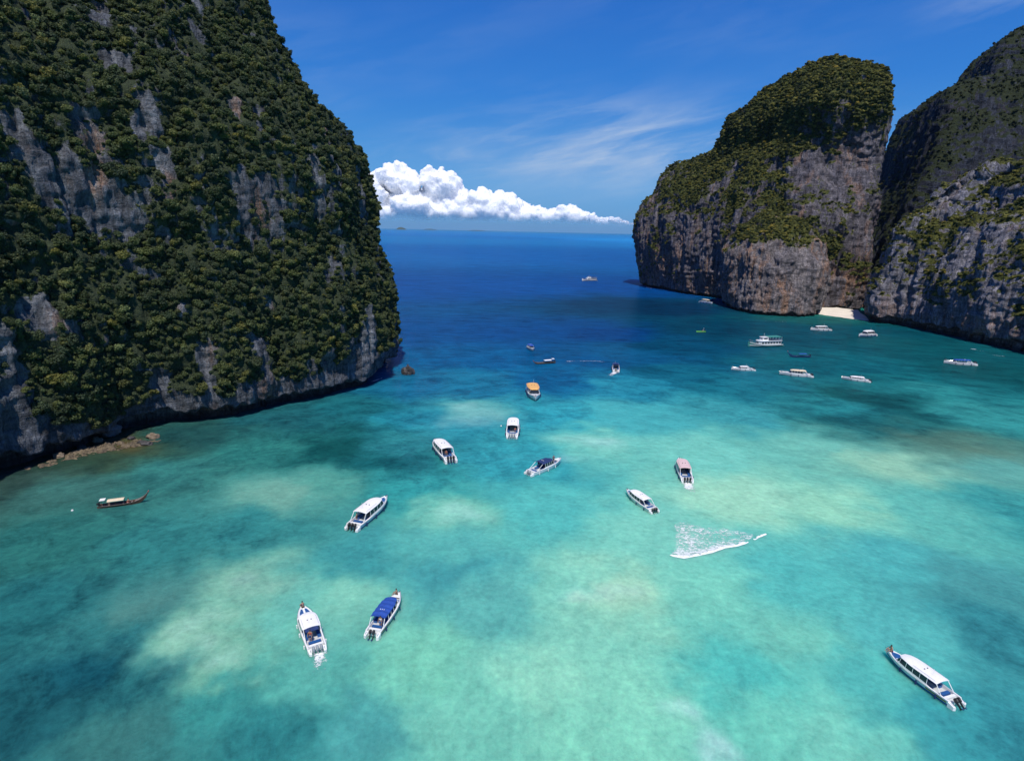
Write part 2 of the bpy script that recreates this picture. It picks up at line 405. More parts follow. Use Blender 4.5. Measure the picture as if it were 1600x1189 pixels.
# ------------------------------------------------------------------ rock material
def rock_material(name, base, warm_gain=1.0, veg_cols=((0.020, 0.032, 0.010), (0.050, 0.075, 0.020)), haze_scale=1.0):
    m = bpy.data.materials.new(name)
    m.use_nodes = True
    t = NT(m.node_tree)
    g = t.n('ShaderNodeNewGeometry').outputs['Position']
    mp = t.n('ShaderNodeMapping', {'Vector': g, 'Scale': (1, 1, 0.16)}).outputs[0]
    mh_ = t.n('ShaderNodeMapping', {'Vector': g, 'Scale': (0.35, 0.35, 1.7)}).outputs[0]
    streak = t.noise(mp, 0.55 * haze_scale, 6, 0.68, 0.5)
    streak2 = t.noise(mp, 0.16 * haze_scale, 4, 0.6, 0.8)
    bed = t.noise(mh_, 0.5 * haze_scale, 4, 0.6, 0.4)
    fine = t.noise(g, 1.3 * haze_scale, 6, 0.72)
    b = np.array(base)
    c = t.ramp(streak, [(0.30, b * 0.28), (0.43, b * 0.62), (0.55, b * 1.0), (0.72, b * 1.75)])
    c = t.mix(t.smooth(streak2, 0.35, 0.65, 0.0, 0.8), c, t.mix(1.0, c, (0.55, 0.58, 0.66), 'MULTIPLY'))
    c = t.mix(1.0, c, t.ramp(fine, [(0.30, 0.45), (0.5, 0.95), (0.72, 1.35)]), 'MULTIPLY')
    c = t.mix(0.7, c, t.mix(1.0, c, t.ramp(bed, [(0.36, 0.5), (0.5, 1.0), (0.7, 1.25)]), 'MULTIPLY'))
    warm = t.n('ShaderNodeAttribute', attribute_name='warm').outputs['Fac']
    wn = t.math('MULTIPLY', t.smooth(t.noise(mp, 0.3 * haze_scale, 5, 0.65, 0.6), 0.42, 0.60), t.math('MULTIPLY', warm, warm_gain), clamp=True)
    wc = t.ramp(fine, [(0.3, (0.10, 0.045, 0.022)), (0.5, (0.34, 0.17, 0.085)), (0.7, (0.60, 0.45, 0.32))])
    c = t.mix(t.math('MULTIPLY', wn, 0.85), c, wc)
    veg = t.n('ShaderNodeAttribute', attribute_name='veg').outputs['Fac']
    vn = t.math('ADD', veg, t.math('MULTIPLY', t.math('SUBTRACT', t.noise(g, 0.8 * haze_scale, 5, 0.7), 0.5), 0.9))
    gc = t.ramp(t.noise(g, 0.5 * haze_scale, 4, 0.7), [(0.35, veg_cols[0]), (0.65, veg_cols[1])])
    c = t.mix(t.smooth(vn, 0.42, 0.56), c, gc)
    sz = t.n('ShaderNodeSeparateXYZ', {0: g}).outputs[2]
    wet = t.smooth(t.math('ADD', sz, t.math('MULTIPLY', fine, 1.2)), 3.6, 1.6)
    c = t.mix(t.math('MULTIPLY', wet, 0.75), c, (0.022, 0.020, 0.020))
    vor = t.n('ShaderNodeTexVoronoi', {'Vector': t.vmath('ADD', mp, t.n('ShaderNodeVectorMath', {0: t.noise(g, 0.5, 3, 0.6, out='Color'), 'Scale': 1.2}, operation='SCALE').outputs[0]), 'Scale': 0.42 * haze_scale}, feature='DISTANCE_TO_EDGE').outputs[0]
    crack = t.smooth(vor, 0.0, 0.09)
    c = t.mix(t.math('MULTIPLY', t.math('SUBTRACT', 1.0, crack), 0.16), c, (0.02, 0.02, 0.022))
    h = t.math('ADD', t.math('ADD', t.math('MULTIPLY', streak, 1.4), t.math('MULTIPLY', fine, 0.7)), t.math('ADD', t.math('MULTIPLY', crack, 0.15), t.math('MULTIPLY', bed, 0.5)))
    bm = t.n('ShaderNodeBump', {'Height': h, 'Strength': 1.0, 'Distance': 1.1 / haze_scale})
    p = t.n('ShaderNodeBsdfPrincipled', {'Base Color': c, 'Roughness': 0.92, 'Normal': bm.outputs[0]})
    p.inputs['Specular IOR Level'].default_value = 0.2
    t.n('ShaderNodeOutputMaterial', {'Surface': p.outputs[0]})
    return m


M_ROCK_L = rock_material('limestone_blue_grey', (0.19, 0.20, 0.215), 0.7, ((0.036, 0.050, 0.028), (0.066, 0.084, 0.040)))
M_ROCK_P = rock_material('limestone_warm_grey', (0.19, 0.172, 0.185), 0.8, ((0.024, 0.036, 0.012), (0.11, 0.115, 0.026)), 0.8)
M_ROCK_B = rock_material('limestone_pale_buttress', (0.27, 0.24, 0.235), 0.75, ((0.030, 0.042, 0.014), (0.13, 0.13, 0.03)), 0.8)
M_ROCK_R = rock_material('limestone_violet_grey', (0.30, 0.285, 0.31), 0.7, ((0.030, 0.040, 0.010), (0.115, 0.115, 0.024)), 1.0)


def catmull(P, per=24):
    P = np.asarray(P, float); n = len(P); out = []
    tt = np.linspace(0, 1, per, endpoint=False)[:, None]
    for i in range(n):
        a, b, c, d = P[i - 1], P[i], P[(i + 1) % n], P[(i + 2) % n]
        out.append(0.5 * (2 * b + (c - a) * tt + (2 * a - 5 * b + 4 * c - d) * tt ** 2 + (3 * b - a - 3 * c + d) * tt ** 3))
    return np.concatenate(out)


def resample(base, nu):
    """closed outline, more points where it faces the bay and lies near"""
    C = catmull(base)
    nxt = np.roll(C, -1, 0)
    seg = nxt - C
    L = np.linalg.norm(seg, axis=1)
    area = 0.5 * np.sum(C[:, 0] * nxt[:, 1] - nxt[:, 0] * C[:, 1])
    nrm = np.stack([seg[:, 1], -seg[:, 0]], 1) / (L[:, None] + 1e-9) * (1 if area > 0 else -1)
    mid = (C + nxt) / 2
    d = np.linalg.norm(mid, axis=1)
    face = -(nrm * mid).sum(1) / d
    wgt = np.where(face > -0.3, 1.0, 0.12) * np.where(mid[:, 1] < 30, 0.25, 1.0)
    wgt = np.convolve(np.concatenate([wgt[-15:], wgt, wgt[:15]]), np.ones(31) / 31, 'valid')
    cum = np.concatenate([[0], np.cumsum(L * wgt)])
    s = np.linspace(0, cum[-1], nu, endpoint=False)
    i = np.clip(np.searchsorted(cum, s, side='right') - 1, 0, len(C) - 1)
    fr = (s - cum[i]) / (cum[i + 1] - cum[i])
    return C[i] + fr[:, None] * seg[i], (1 if area > 0 else -1)


def outline_normals(B, sgn):
    tg = np.roll(B, -6, 0) - np.roll(B, 6, 0)
    n = np.stack([tg[:, 1], -tg[:, 0]], 1) * sgn
    n /= np.linalg.norm(n, axis=1)[:, None]
    k = np.ones(41) / 41
    for c in range(2):
        e = np.concatenate([n[-20:, c], n[:, c], n[:20, c]])
        n[:, c] = np.convolve(e, k, 'valid')
    return n / np.linalg.norm(n, axis=1)[:, None]


def grid_normals(P):
    du = np.roll(P, -1, 1) - np.roll(P, 1, 1)
    dv = np.empty_like(P)
    dv[1:-1] = P[2:] - P[:-2]; dv[0] = P[1] - P[0]; dv[-1] = P[-1] - P[-2]
    n = np.cross(du, dv)
    n /= np.linalg.norm(n, axis=2)[..., None] + 1e-9
    return n


def rock_rows(zs_top, n_low=22, dz=0.8, top_rows=()):
    low = np.concatenate([np.linspace(-4, 0, 4, endpoint=False), np.linspace(0, 7, n_low, endpoint=False)])
    return np.concatenate([low, np.arange(7, zs_top, dz)])


def displace(P, lip=3.2, notch=4.0, big=4.5, mid=2.2, flute=0.9, seed=0.0):
    nv, nu = P.shape[:2]
    z0 = P[..., 2].copy()
    N = grid_normals(P)
    p = P.reshape(-1, 3)
    fade = 0.35 + 0.65 * sstep(z0.reshape(-1), 4, 22)
    d = big * fbm(p, 34, 0.45, 3, seed) * fade + mid * 1.2 * ridged(p, 15, 0.30, seed + 1, 2) * (0.4 + 0.6 * fade)
    d = d.reshape(nv, nu)
    P = P + N * d[..., None]
    N = grid_normals(P)
    p = P.reshape(-1, 3)
    d = flute * ridged(p, 4.6, 0.16, seed + 2, 3) + 0.55 * flute * fbm(p, 2.6, 0.8, 3, seed + 3) + 0.5 * flute * fbm(p, 9, 2.2, 2, seed + 4)
    # ledges
    lz = p[:, 2] / 7.5 + fbm(p, 26, 1, 2, seed + 5) * 1.3
    d += 0.55 * (np.abs((lz % 1) - 0.5) * 4 - 1) * (0.5 + fbm(p, 18, 1, 1, seed + 6))
    d = d.reshape(nv, nu)
    d *= (0.45 + 0.55 * sstep(z0, 2, 10))
    P = P + N * d[..., None]
    # the tidal notch under the lip
    col = P[:, :, :].copy()
    q = P.reshape(-1, 3) * np.array([1, 1, 0.0])
    lipz = (lip + 1.5 * fbm(q, 11, 1, 3, seed + 7) + 0.9 * fbm(q, 2.6, 1, 2, seed + 8)).reshape(nv, nu)
    wgt = sstep(z0, lipz + 0.5, lipz - 0.4)
    Nh = N.copy(); Nh[..., 2] = 0
    Nh /= np.linalg.norm(Nh, axis=2)[..., None] + 1e-9
    P = P - Nh * (notch * wgt)[..., None]
    P[..., 2] += 0
    return P, lipz


def rock_mass(P, veg_fn, warm_fn, name, mat, parent=None):
    N = grid_normals(P)
    me, f = grid_mesh(name, P, closed_u=True)
    p, n = P.reshape(-1, 3), N.reshape(-1, 3)
    veg = veg_fn(p, n); warm = warm_fn(p, n)
    for nm, arr in (('veg', veg), ('warm', warm)):
        a = me.attributes.new(nm, 'FLOAT', 'POINT')
        a.data.foreach_set('value', np.clip(arr, 0, 1).astype(np.float32))
    o = mesh_obj(name, me, mat, parent)
    return o, p, n, f, veg


def offset_mass(base, table, nu, dz, ztop, **kw):
    B, sgn = resample(base, nu)
    nrm = outline_normals(B, sgn)
    zz = rock_rows(ztop, dz=dz)
    tz, ts = zip(*table)
    rows = []
    for z in zz:
        s = np.interp(z, tz, ts)
        xy = B - nrm * s
        rows.append(np.concatenate([xy, np.full((len(B), 1), z)], 1))
    # close the plateau towards the middle
    cen = (B - nrm * ts[-1]).mean(0)
    last = rows[-1]
    for k, fr in enumerate((0.12, 0.3, 0.55, 0.8, 0.999)):
        r = last.copy(); r[:, :2] = last[:, :2] * (1 - fr) + cen * fr; r[:, 2] += 3.0 * fr
        rows.append(r)
    P = np.stack(rows)
    if sgn < 0: P = P[:, ::-1]
    return displace(P, **kw)


def azimuth_mass(base, left, right, depth, nu, zz, **kw):
    """levels keyed by the tangent of the bearing of their left and right ends"""
    B, sgn = resample(base, nu)
    a = B[:, 0] / B[:, 1]
    a0, a1 = a.min(), a.max()
    rows = []
    for z in zz:
        l = np.interp(z, *zip(*left)); r = np.interp(z, *zip(*right))
        dd, yc = [np.interp(z, [k[0] for k in depth], [k[j] for k in depth]) for j in (1, 2)]
        y = yc + (B[:, 1] - depth[0][2]) * dd
        x = (l + (a - a0) / (a1 - a0) * (r - l)) * y
        rows.append(np.stack([x, y, np.full(len(B), z)], 1))
    P = np.stack(rows)
    if sgn < 0: P = P[:, ::-1]
    return displace(P, **kw)


# ---- the great left cliff
LEFT_BASE = [(-150,330),(-100,292),(-66,262),(-50,242),(-44.5,224),(-45.5,207),(-47,192.5),(-51,183.5),(-57,175),(-65,166),(-72.5,154.5),(-82,149.5),(-88.5,146.5),
             (-93,141),(-95,136.5),(-96,129),(-98.2,123),(-100,118),(-102,114),(-106,95),(-112,70),(-120,40),(-127,0),(-135,-60),(-200,-110),(-330,-20),(-340,250),(-260,350)]
LEFT_TAB = [(-4,0),(16,0),(28,2.5),(38,5.5),(47,8),(56,8.5),(63,10),(74,14),(84,18.5),(91,24),(97,27),(101,30),(108,34),(118,39),(126,45),(140,52),(155,62),(168,76),(176,96),(180,125)]
P_L, _ = offset_mass(LEFT_BASE, LEFT_TAB, 900, 0.42, 180, lip=3.3, notch=4.5, big=4.0, mid=2.1, flute=1.15, seed=0.3)

BARE_L = [       # (x, y, z, radius, height, strength) bare rock faces
 (-105,168,99,4.5,12,1.3),(-110,149,91,5,6,.8),(-96,165,88,4,4,1.1),(-89,159,73,3.5,9,1.0),(-87,158,65,3.5,8,.9),(-75,175,80,2.5,7,.9),(-79,170,82,2.2,5,.8),(-72,168,64,2.6,9,1.0),
 (-69,171,61,2,8,.9),(-101,138,63,5,7,1.1),(-104,133,66,5,7,.9),(-100,142,57,6,6,1.3),(-96,148,53,5,5,1.2),(-92,150,50,4,4,.9),(-87,155,56,2.8,8,1.2),(-58,188,69,2.4,9,.9),(-54,196,66,2.5,10,.9),(-52,200,57,2.2,10,.9),
 (-81,152,47,2,8,.8),(-100,127,31,6,5,1.1),(-97,131,26,6,6,1.2),(-95,135,22,5,5,1.2),(-101,120,18,6,11,1.3),(-101,118,11,8,8,1.4),(-83,151,31,2.8,5,1.1),(-79,152,17,4,5,1.1),(-68,163,18,4,4,1.0),
 (-88,147,12,6,5,1.3),(-80,150,10,6,5,1.0),(-67,164,9,8,5,.9),(-56,176,10,8,5,.8),(-48,190,9,8,6,.8),(-43,224,20,4,16,.6)]
GREEN_LL = [(-95,132,12,4.5,12,1.3),(-93,138,8,3,7,1.0),(-84,148,17,3,5,.7),(-73,157,13,4,4,.6),(-60,170,20,8,6,.5),(-97,125,9,2.5,5,.6)]
def blobs(p, lst):
    out = np.zeros(len(p))
    for x, y, z, r, rz, s in lst:
        out = np.maximum(out, s * np.exp(-(((p[:, 0] - x) ** 2 + (p[:, 1] - y) ** 2) / r ** 2 + ((p[:, 2] - z) / rz) ** 2)))
    return out


def veg_left(p, n):
    v = 0.72 + 0.38 * fbm(p, 22, 0.5, 3, 4.0) + 0.50 * fbm(p, 5, 0.30, 3, 5.0)
    v += 0.5 * np.clip(n[:, 2], -0.4, 0.5)
    v -= 0.9 * sstep(p[:, 2], 11 + 5 * fbm(p, 16, 0, 2, 6.0), 5)
    v += blobs(p, GREEN_LL) - 0.66 * blobs(p, BARE_L) * (1 + 0.9 * fbm(p, 5, 0.5, 2, 61.0))
    v = np.where(p[:, 2] < 4.4, v - 0.9, v)
    return v


def warm_left(p, n):
    return sstep(fbm(p, 14, 0.5, 2, 7.0), 0.25, 0.55) * 0.9


# ---- the pillar across the bay and its buttress
PIL_BASE = [(127.5,616),(139,566),(152,528),(168,503),(182,470),(203,441),(220,434),(244,430),(258,440),(266,470),(268,500),(262,550),(235,605),(195,650),(152,655)]
PIL_L = [(-4,.207),(9,.207),(31,.198),(48,.193),(65,.193),(80,.203),(90,.214),(98,.226),(105,.242),(112,.268),(120,.297),(134,.314),(147,.34),(158,.371),(166,.412),(171.5,.449),(173.5,.465)]
PIL_R = [(-4,.566),(60,.563),(112,.559),(130,.556),(147,.551),(159,.541),(167,.518),(171.5,.486),(173.5,.467)]
PIL_D = [(-4,1,540),(60,.97,541),(100,.86,545),(112,.78,538),(124,.68,525),(140,.56,508),(155,.42,500),(166,.25,495),(171.5,.10,492),(173.5,0.0,491)]
_zz = np.concatenate([rock_rows(160, dz=0.75), np.linspace(160, 170, 20, endpoint=False), np.linspace(170, 173.5, 18)])
P_P, _ = azimuth_mass(PIL_BASE, PIL_L, PIL_R, PIL_D, 640, _zz, lip=2.0, notch=3.5, big=5.0, mid=3.0, flute=1.3, seed=1.3)
BUT_BASE = [(147,424),(150,404),(160,394.5),(180,391),(198,398),(207,412),(212,440),(205,475),(180,485),(156,470)]
BUT_L = [(-4,.347),(22,.345),(38,.344),(50,.360),(58,.39),(63,.42)]
BUT_R = [(-4,.500),(27,.497),(47,.487),(58,.465),(63,.43)]
BUT_D = [(-4,1,438),(30,.9,440),(45,.75,444),(55,.5,450),(61,.22,455),(63,0.02,457)]
_zz = np.concatenate([rock_rows(54, dz=0.6), np.linspace(54, 63, 24)])
P_B, _ = azimuth_mass(BUT_BASE, BUT_L, BUT_R, BUT_D, 380, _zz, lip=1.6, notch=2.5, big=4.5, mid=3.0, flute=1.2, seed=2.1)

# ---- foreground mass on the right
RF_BASE = [(220,370),(229,361),(232.5,338),(233,315),(235,295),(235,275),(239,250),(248,220),(266,190),(295,158),(340,150),(390,190),(410,300),(385,400),(340,428),(285,428),(250,414),(228,394)]
RF_TAB = [(-4,0),(10,0.5),(26,3),(44,8),(56,13),(63,22),(70,29),(78,34),(84,42),(89,54),(92,74)]
P_R, _ = offset_mass(RF_BASE, RF_TAB, 620, 0.5, 92, lip=4.2, notch=5.0, big=5.0, mid=3.2, flute=1.3, seed=3.4)

# ---- tall wall behind it
BK_BASE = [(257,442),(300,440),(400,432),(500,405),(570,500),(550,690),(370,720),(300,640),(277,540),(262,480)]
BK_L = [(-4,.47),(60,.53),(100,.562),(115,.568),(129,.572),(144,.580),(154,.584),(160,.597),(164,.615),(166,.655),(178,.660),(190,.666),(200,.678),(208,.698),(213,.72),(219,.76),(226,.82)]
BK_R = [(-4,1.235),(120,1.15),(180,1.05),(218,0.95),(224,.86)]
BK_D = [(-4,1,560),(80,.93,562),(120,.84,564),(150,.72,566),(166,.60,568),(200,.5,570),(215,.35,572),(222,.12,574),(224,0,575)]
_zz = np.concatenate([rock_rows(206, dz=0.9), np.linspace(206, 224, 30)])
P_K, _ = azimuth_mass(BK_BASE, BK_L, BK_R, BK_D, 420, _zz, lip=3.0, notch=2.0, big=3.0, mid=2.4, flute=1.1, seed=4.7)


def veg_pillar(p, n):
    v = 0.27 + 0.42 * fbm(p, 24, 0.8, 3, 8.0) + 0.32 * fbm(p, 7, 0.6, 2, 9.0)
    v += 0.9 * np.clip(n[:, 2], -0.2, 0.55)
    v += 0.42 * sstep(p[:, 2], 95, 128)
    v += GREEN_P(p)
    v -= 0.5 * sstep(p[:, 2], 12, 3)
    return v


def GREEN_P(p):
    return blobs(p, GREEN_PL) - blobs(p, BARE_PL)


GREEN_PL = [(184,505,132,26,26,.5),(196,490,145,30,25,.6),(236,470,140,22,22,.5),(150,540,92,16,14,.7),(141,553,80,10,12,.5),(164,525,104,14,14,.5),(178,490,92,12,8,.6),
 (169,488,74,8,7,.5),(185,468,78,10,4,.7),(193,452,68,10,5,.8),(162,445,52,6,7,.8),(175,450,60,10,5,.8),(201,435,60,9,6,.6),(217,429,43,9,9,.75),(230,428,35,6,8,.6),(128,565,50,6,20,.4)]
BARE_PL = [(209,454,96,14,12,1.0),(225,448,94,12,16,1.0),(240,445,90,10,30,.8),(245,440,60,12,30,.6),(143,526,30,22,20,.55),(160,500,30,14,18,.6),(164,397,20,16,22,.6),(185,393,22,16,22,.7),(230,429,14,16,10,.5),
 (262,455,110,8,50,.7),(197,400,30,9,20,.5),(150,510,62,6,8,.5)]


def warm_pillar(p, n):
    return np.clip(sstep(p[:, 2], 80, 12) * sstep(fbm(p, 24, 0.6, 2, 10.0), -0.25, 0.25) + 0.6 * sstep(fbm(p, 12, 0.6, 2, 11.0), 0.2, 0.5), 0, 1)


def veg_buttress(p, n):
    return veg_pillar(p, n) - 0.45 * sstep(p[:, 2], 52, 38)


def veg_right(p, n):
    v = 0.16 + 0.42 * fbm(p, 22, 0.8, 3, 12.0) + 0.30 * fbm(p, 6, 0.6, 2, 13.0)
    v += 0.9 * np.clip(n[:, 2], -0.2, 0.6)
    v -= 0.7 * sstep(p[:, 2], 22, 6)
    return v


def warm_right(p, n):
    return sstep(p[:, 2], 30, 6) * 0.55 + 0.35 * sstep(fbm(p, 12, 0.6, 2, 14.0), 0.2, 0.5)


def veg_back(p, n):
    v = 0.20 + 0.35 * fbm(p, 30, 0.7, 3, 15.0) + 0.25 * fbm(p, 8, 0.6, 2, 16.0)
    v += 1.0 * np.clip(n[:, 2], -0.2, 0.6)
    return v


MASSES = {}
M_ROCK_K = rock_material('limestone_painted_shade', (0.060, 0.066, 0.085), 0.2, ((0.018, 0.026, 0.012), (0.036, 0.045, 0.018)), 0.8)  # shade over the rear wall is put into its rock and moss colours
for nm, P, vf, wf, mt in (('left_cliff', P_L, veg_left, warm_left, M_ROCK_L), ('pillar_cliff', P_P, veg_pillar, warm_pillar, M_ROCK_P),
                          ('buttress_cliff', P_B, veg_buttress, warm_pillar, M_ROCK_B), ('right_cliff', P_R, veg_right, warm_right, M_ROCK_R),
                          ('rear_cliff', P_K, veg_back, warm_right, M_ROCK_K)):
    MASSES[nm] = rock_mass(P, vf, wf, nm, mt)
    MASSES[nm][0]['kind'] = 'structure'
MASSES['left_cliff'][0]['label'] = 'huge overgrown limestone cliff filling the left of the bay'
MASSES['pillar_cliff'][0]['label'] = 'tall rounded limestone headland with a green cap across the bay'
MASSES['buttress_cliff'][0]['label'] = 'bare pale rock buttress at the foot of the headland beside the beach'
MASSES['right_cliff'][0]['label'] = 'low violet grey limestone hump right of the small beach'
MASSES['rear_cliff'][0]['label'] = 'tall limestone wall in painted shade rising behind the low hump'
#SPLIT

# ------------------------------------------------------------------ vegetation
def leaf_material(name, dark, mid, light, scale=0.09):
    m = bpy.data.materials.new(name)
    m.use_nodes = True
    t = NT(m.node_tree)
    g = t.n('ShaderNodeNewGeometry').outputs['Position']
    oi = t.n('ShaderNodeObjectInfo').outputs['Random']
    a = t.noise(g, scale, 4, 0.65)
    b = t.noise(g, 1.4, 3, 0.7)
    f = t.math('ADD', t.math('ADD', t.math('MULTIPLY', a, 0.9), t.math('MULTIPLY', oi, 0.42)), t.math('MULTIPLY', b, 0.35))
    c = t.ramp(f, [(0.42, dark), (0.78, mid), (1.15, light)])
    t_ = t.ramp(t.math('FRACT', t.math('MULTIPLY', oi, 7.3)), [(0.0, (0.75, 0.85, 0.9)), (0.35, (1, 1, 1)), (0.7, (1.15, 1.1, 0.85)), (0.86, (1.35, 1.25, 1.15)), (0.94, (1.8, 1.35, 0.8)), (1.0, (1.6, 1.6, 1.7))])
    c = t.mix(1.0, c, t_, 'MULTIPLY')
    p = t.n('ShaderNodeBsdfPrincipled', {'Base Color': c, 'Roughness': 0.62})
    p.inputs['Specular IOR Level'].default_value = 0.25
    tr = t.n('ShaderNodeBsdfTranslucent', {'Color': c})
    mx = t.n('ShaderNodeMixShader', {0: 0.38, 1: p.outputs[0], 2: tr.outputs[0]})
    t.n('ShaderNodeOutputMaterial', {'Surface': mx.outputs[0]})
    return m


M_LEAF_L = leaf_material('jungle_leaves', (0.042, 0.062, 0.036), (0.066, 0.092, 0.045), (0.120, 0.150, 0.056))
M_LEAF_P = leaf_material('yellow_green_scrub_leaves', (0.028, 0.042, 0.016), (0.072, 0.088, 0.026), (0.23, 0.225, 0.058), 0.045)  # the scrub's own dark to yellow green, mixed by noise
M_BARK = material('tree_bark', (0.16, 0.13, 0.10), 0.9, var=0.4, var_scale=4)


def crown_mesh(name, seed, leaves=300, flat=0.72, lobes=7, size=0.20, mat=None):
    r = np.random.default_rng(seed)
    V, Fs = [], []
    cs = [(0.0, 0.0, 0.1, 0.55)]
    for k in range(lobes):
        a = r.uniform(0, 2 * PI); q = r.uniform(0.30, 0.66)
        cs.append((q * math.cos(a), q * math.sin(a), r.uniform(-0.28, 0.42) * flat, r.uniform(0.26, 0.46)))
    cs = np.array(cs)
    pick = r.choice(len(cs), leaves, p=cs[:, 3] ** 2 / (cs[:, 3] ** 2).sum())
    for k in range(leaves):
        c = cs[pick[k]]
        d = r.normal(size=3); d[2] = d[2] * 0.9 + 0.25; d /= np.linalg.norm(d)
        pos = c[:3] + d * c[3] * r.uniform(0.75, 1.08) * np.array([1, 1, flat])
        nn = d + r.normal(size=3) * 0.45; nn /= np.linalg.norm(nn)
        tt = np.cross(nn, r.normal(size=3)); tt /= np.linalg.norm(tt)
        bb = np.cross(nn, tt)
        s1, s2 = size * r.uniform(0.6, 1.3), size * r.uniform(0.35, 0.8)
        i = len(V)
        V += [pos - tt * s1, pos - bb * s2 + nn * 0.02, pos + tt * s1, pos + bb * s2 + nn * 0.02]
        Fs += [(i, i + 1, i + 2, i + 3)]
    # small dark inner limbs mass keeps the crown from being see-through everywhere
    for c in cs:
        i = len(V)
        rr = c[3] * 0.66
        ring = [(math.cos(a) * rr, math.sin(a) * rr) for a in np.linspace(0, 2 * PI, 6, endpoint=False)]
        V += [c[:3] + np.array([x, y, 0]) for x, y in ring] + [c[:3] + np.array([0, 0, rr * flat]), c[:3] - np.array([0, 0, rr * flat])]
        for q in range(6):
            Fs += [(i + q, i + (q + 1) % 6, i + 6), (i + (q + 1) % 6, i + q, i + 7)]
    me = poly_mesh(name, V, Fs)
    me.materials.append(mat)
    return me


def trunk_mesh(name, seed):
    r = random.Random(seed)
    V, Fs = [], []
    def limb(p0, p1, r0, r1, n=5):
        i = len(V)
        ax = (Vector(p1) - Vector(p0)).normalized()
        u = ax.orthogonal().normalized(); v = ax.cross(u)
        for p, q in ((p0, r0), (p1, r1)):
            for k in range(n):
                a = 2 * PI * k / n
                V.append(Vector(p) + (u * math.cos(a) + v * math.sin(a)) * q)
        for k in range(n):
            Fs.append((i + k, i + (k + 1) % n, i + n + (k + 1) % n, i + n + k))
    limb((0, 0, -1.5), (0.05, 0.03, -0.55), 0.085, 0.06)
    limb((0.05, 0.03, -0.6), (0.0, 0.0, 0.15), 0.06, 0.03)
    for k in range(5):
        a = r.uniform(0, 2 * PI)
        limb((0.03, 0.02, r.uniform(-0.6, -0.2)), (0.55 * math.cos(a), 0.55 * math.sin(a), r.uniform(0.0, 0.4)), 0.035, 0.012, 4)
    me = poly_mesh(name, V, Fs)
    me.materials.append(M_BARK)
    return me


def make_protos(prefix, mat, n, leaves, size, flat):
    coll = bpy.data.collections.new(prefix)       # not linked to the scene: only the instances show
    for k in range(n):
        me = crown_mesh(prefix + '_clump', 100 + k + len(prefix), leaves, flat * (0.85 + 0.1 * k), 6 + k, size, mat)
        o = bpy.data.objects.new(prefix + '_clump', me)
        coll.objects.link(o)
    return coll


CL_L = make_protos('jungle', M_LEAF_L, 4, 320, 0.17, 0.9)
M_LEAF_K = leaf_material('scrub_leaves_painted_shade', (0.018, 0.030, 0.016), (0.036, 0.050, 0.024), (0.075, 0.085, 0.034), 0.05)  # leaf colours darkened to carry the shade on the rear wall
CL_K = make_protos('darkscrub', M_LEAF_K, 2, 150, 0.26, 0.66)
CL_P = make_protos('scrub', M_LEAF_P, 3, 150, 0.26, 0.66)


def pick_points(mass, count, thr, rseed, face_min=-0.15, extra=None):
    """random surface points where the vegetation mask is on and the slope can be seen from the bay"""
    o, p, n, f, veg = mass
    r = np.random.default_rng(rseed)
    q = p[f]
    ctr = q.mean(1)
    nn = np.cross(q[:, 2] - q[:, 0], q[:, 3] - q[:, 1])
    ar = np.linalg.norm(nn, axis=1) / 2
    nn /= (2 * ar[:, None] + 1e-9)
    fv = veg[f].mean(1)
    view = np.array([0, 0, CAM_H]) - ctr
    dist = np.linalg.norm(view, axis=1)
    vis = (nn * view).sum(1) / dist
    az = np.abs(np.arctan2(ctr[:, 0], ctr[:, 1]))
    ok = (vis > face_min) & (az < math.radians(48)) & (ctr[:, 1] > 20)
    w_ = ar * sstep(fv, thr, thr + 0.22) * ok
    if extra is not None: w_ = w_ * extra(ctr, nn)
    idx = r.choice(len(f), count, p=w_ / w_.sum())
    a, b = r.random(count)[:, None], r.random(count)[:, None]
    Q = q[idx]
    pos = Q[:, 0] * (1 - a) * (1 - b) + Q[:, 1] * a * (1 - b) + Q[:, 2] * a * b + Q[:, 3] * (1 - a) * b
    return pos, nn[idx], dist[idx], fv[idx]


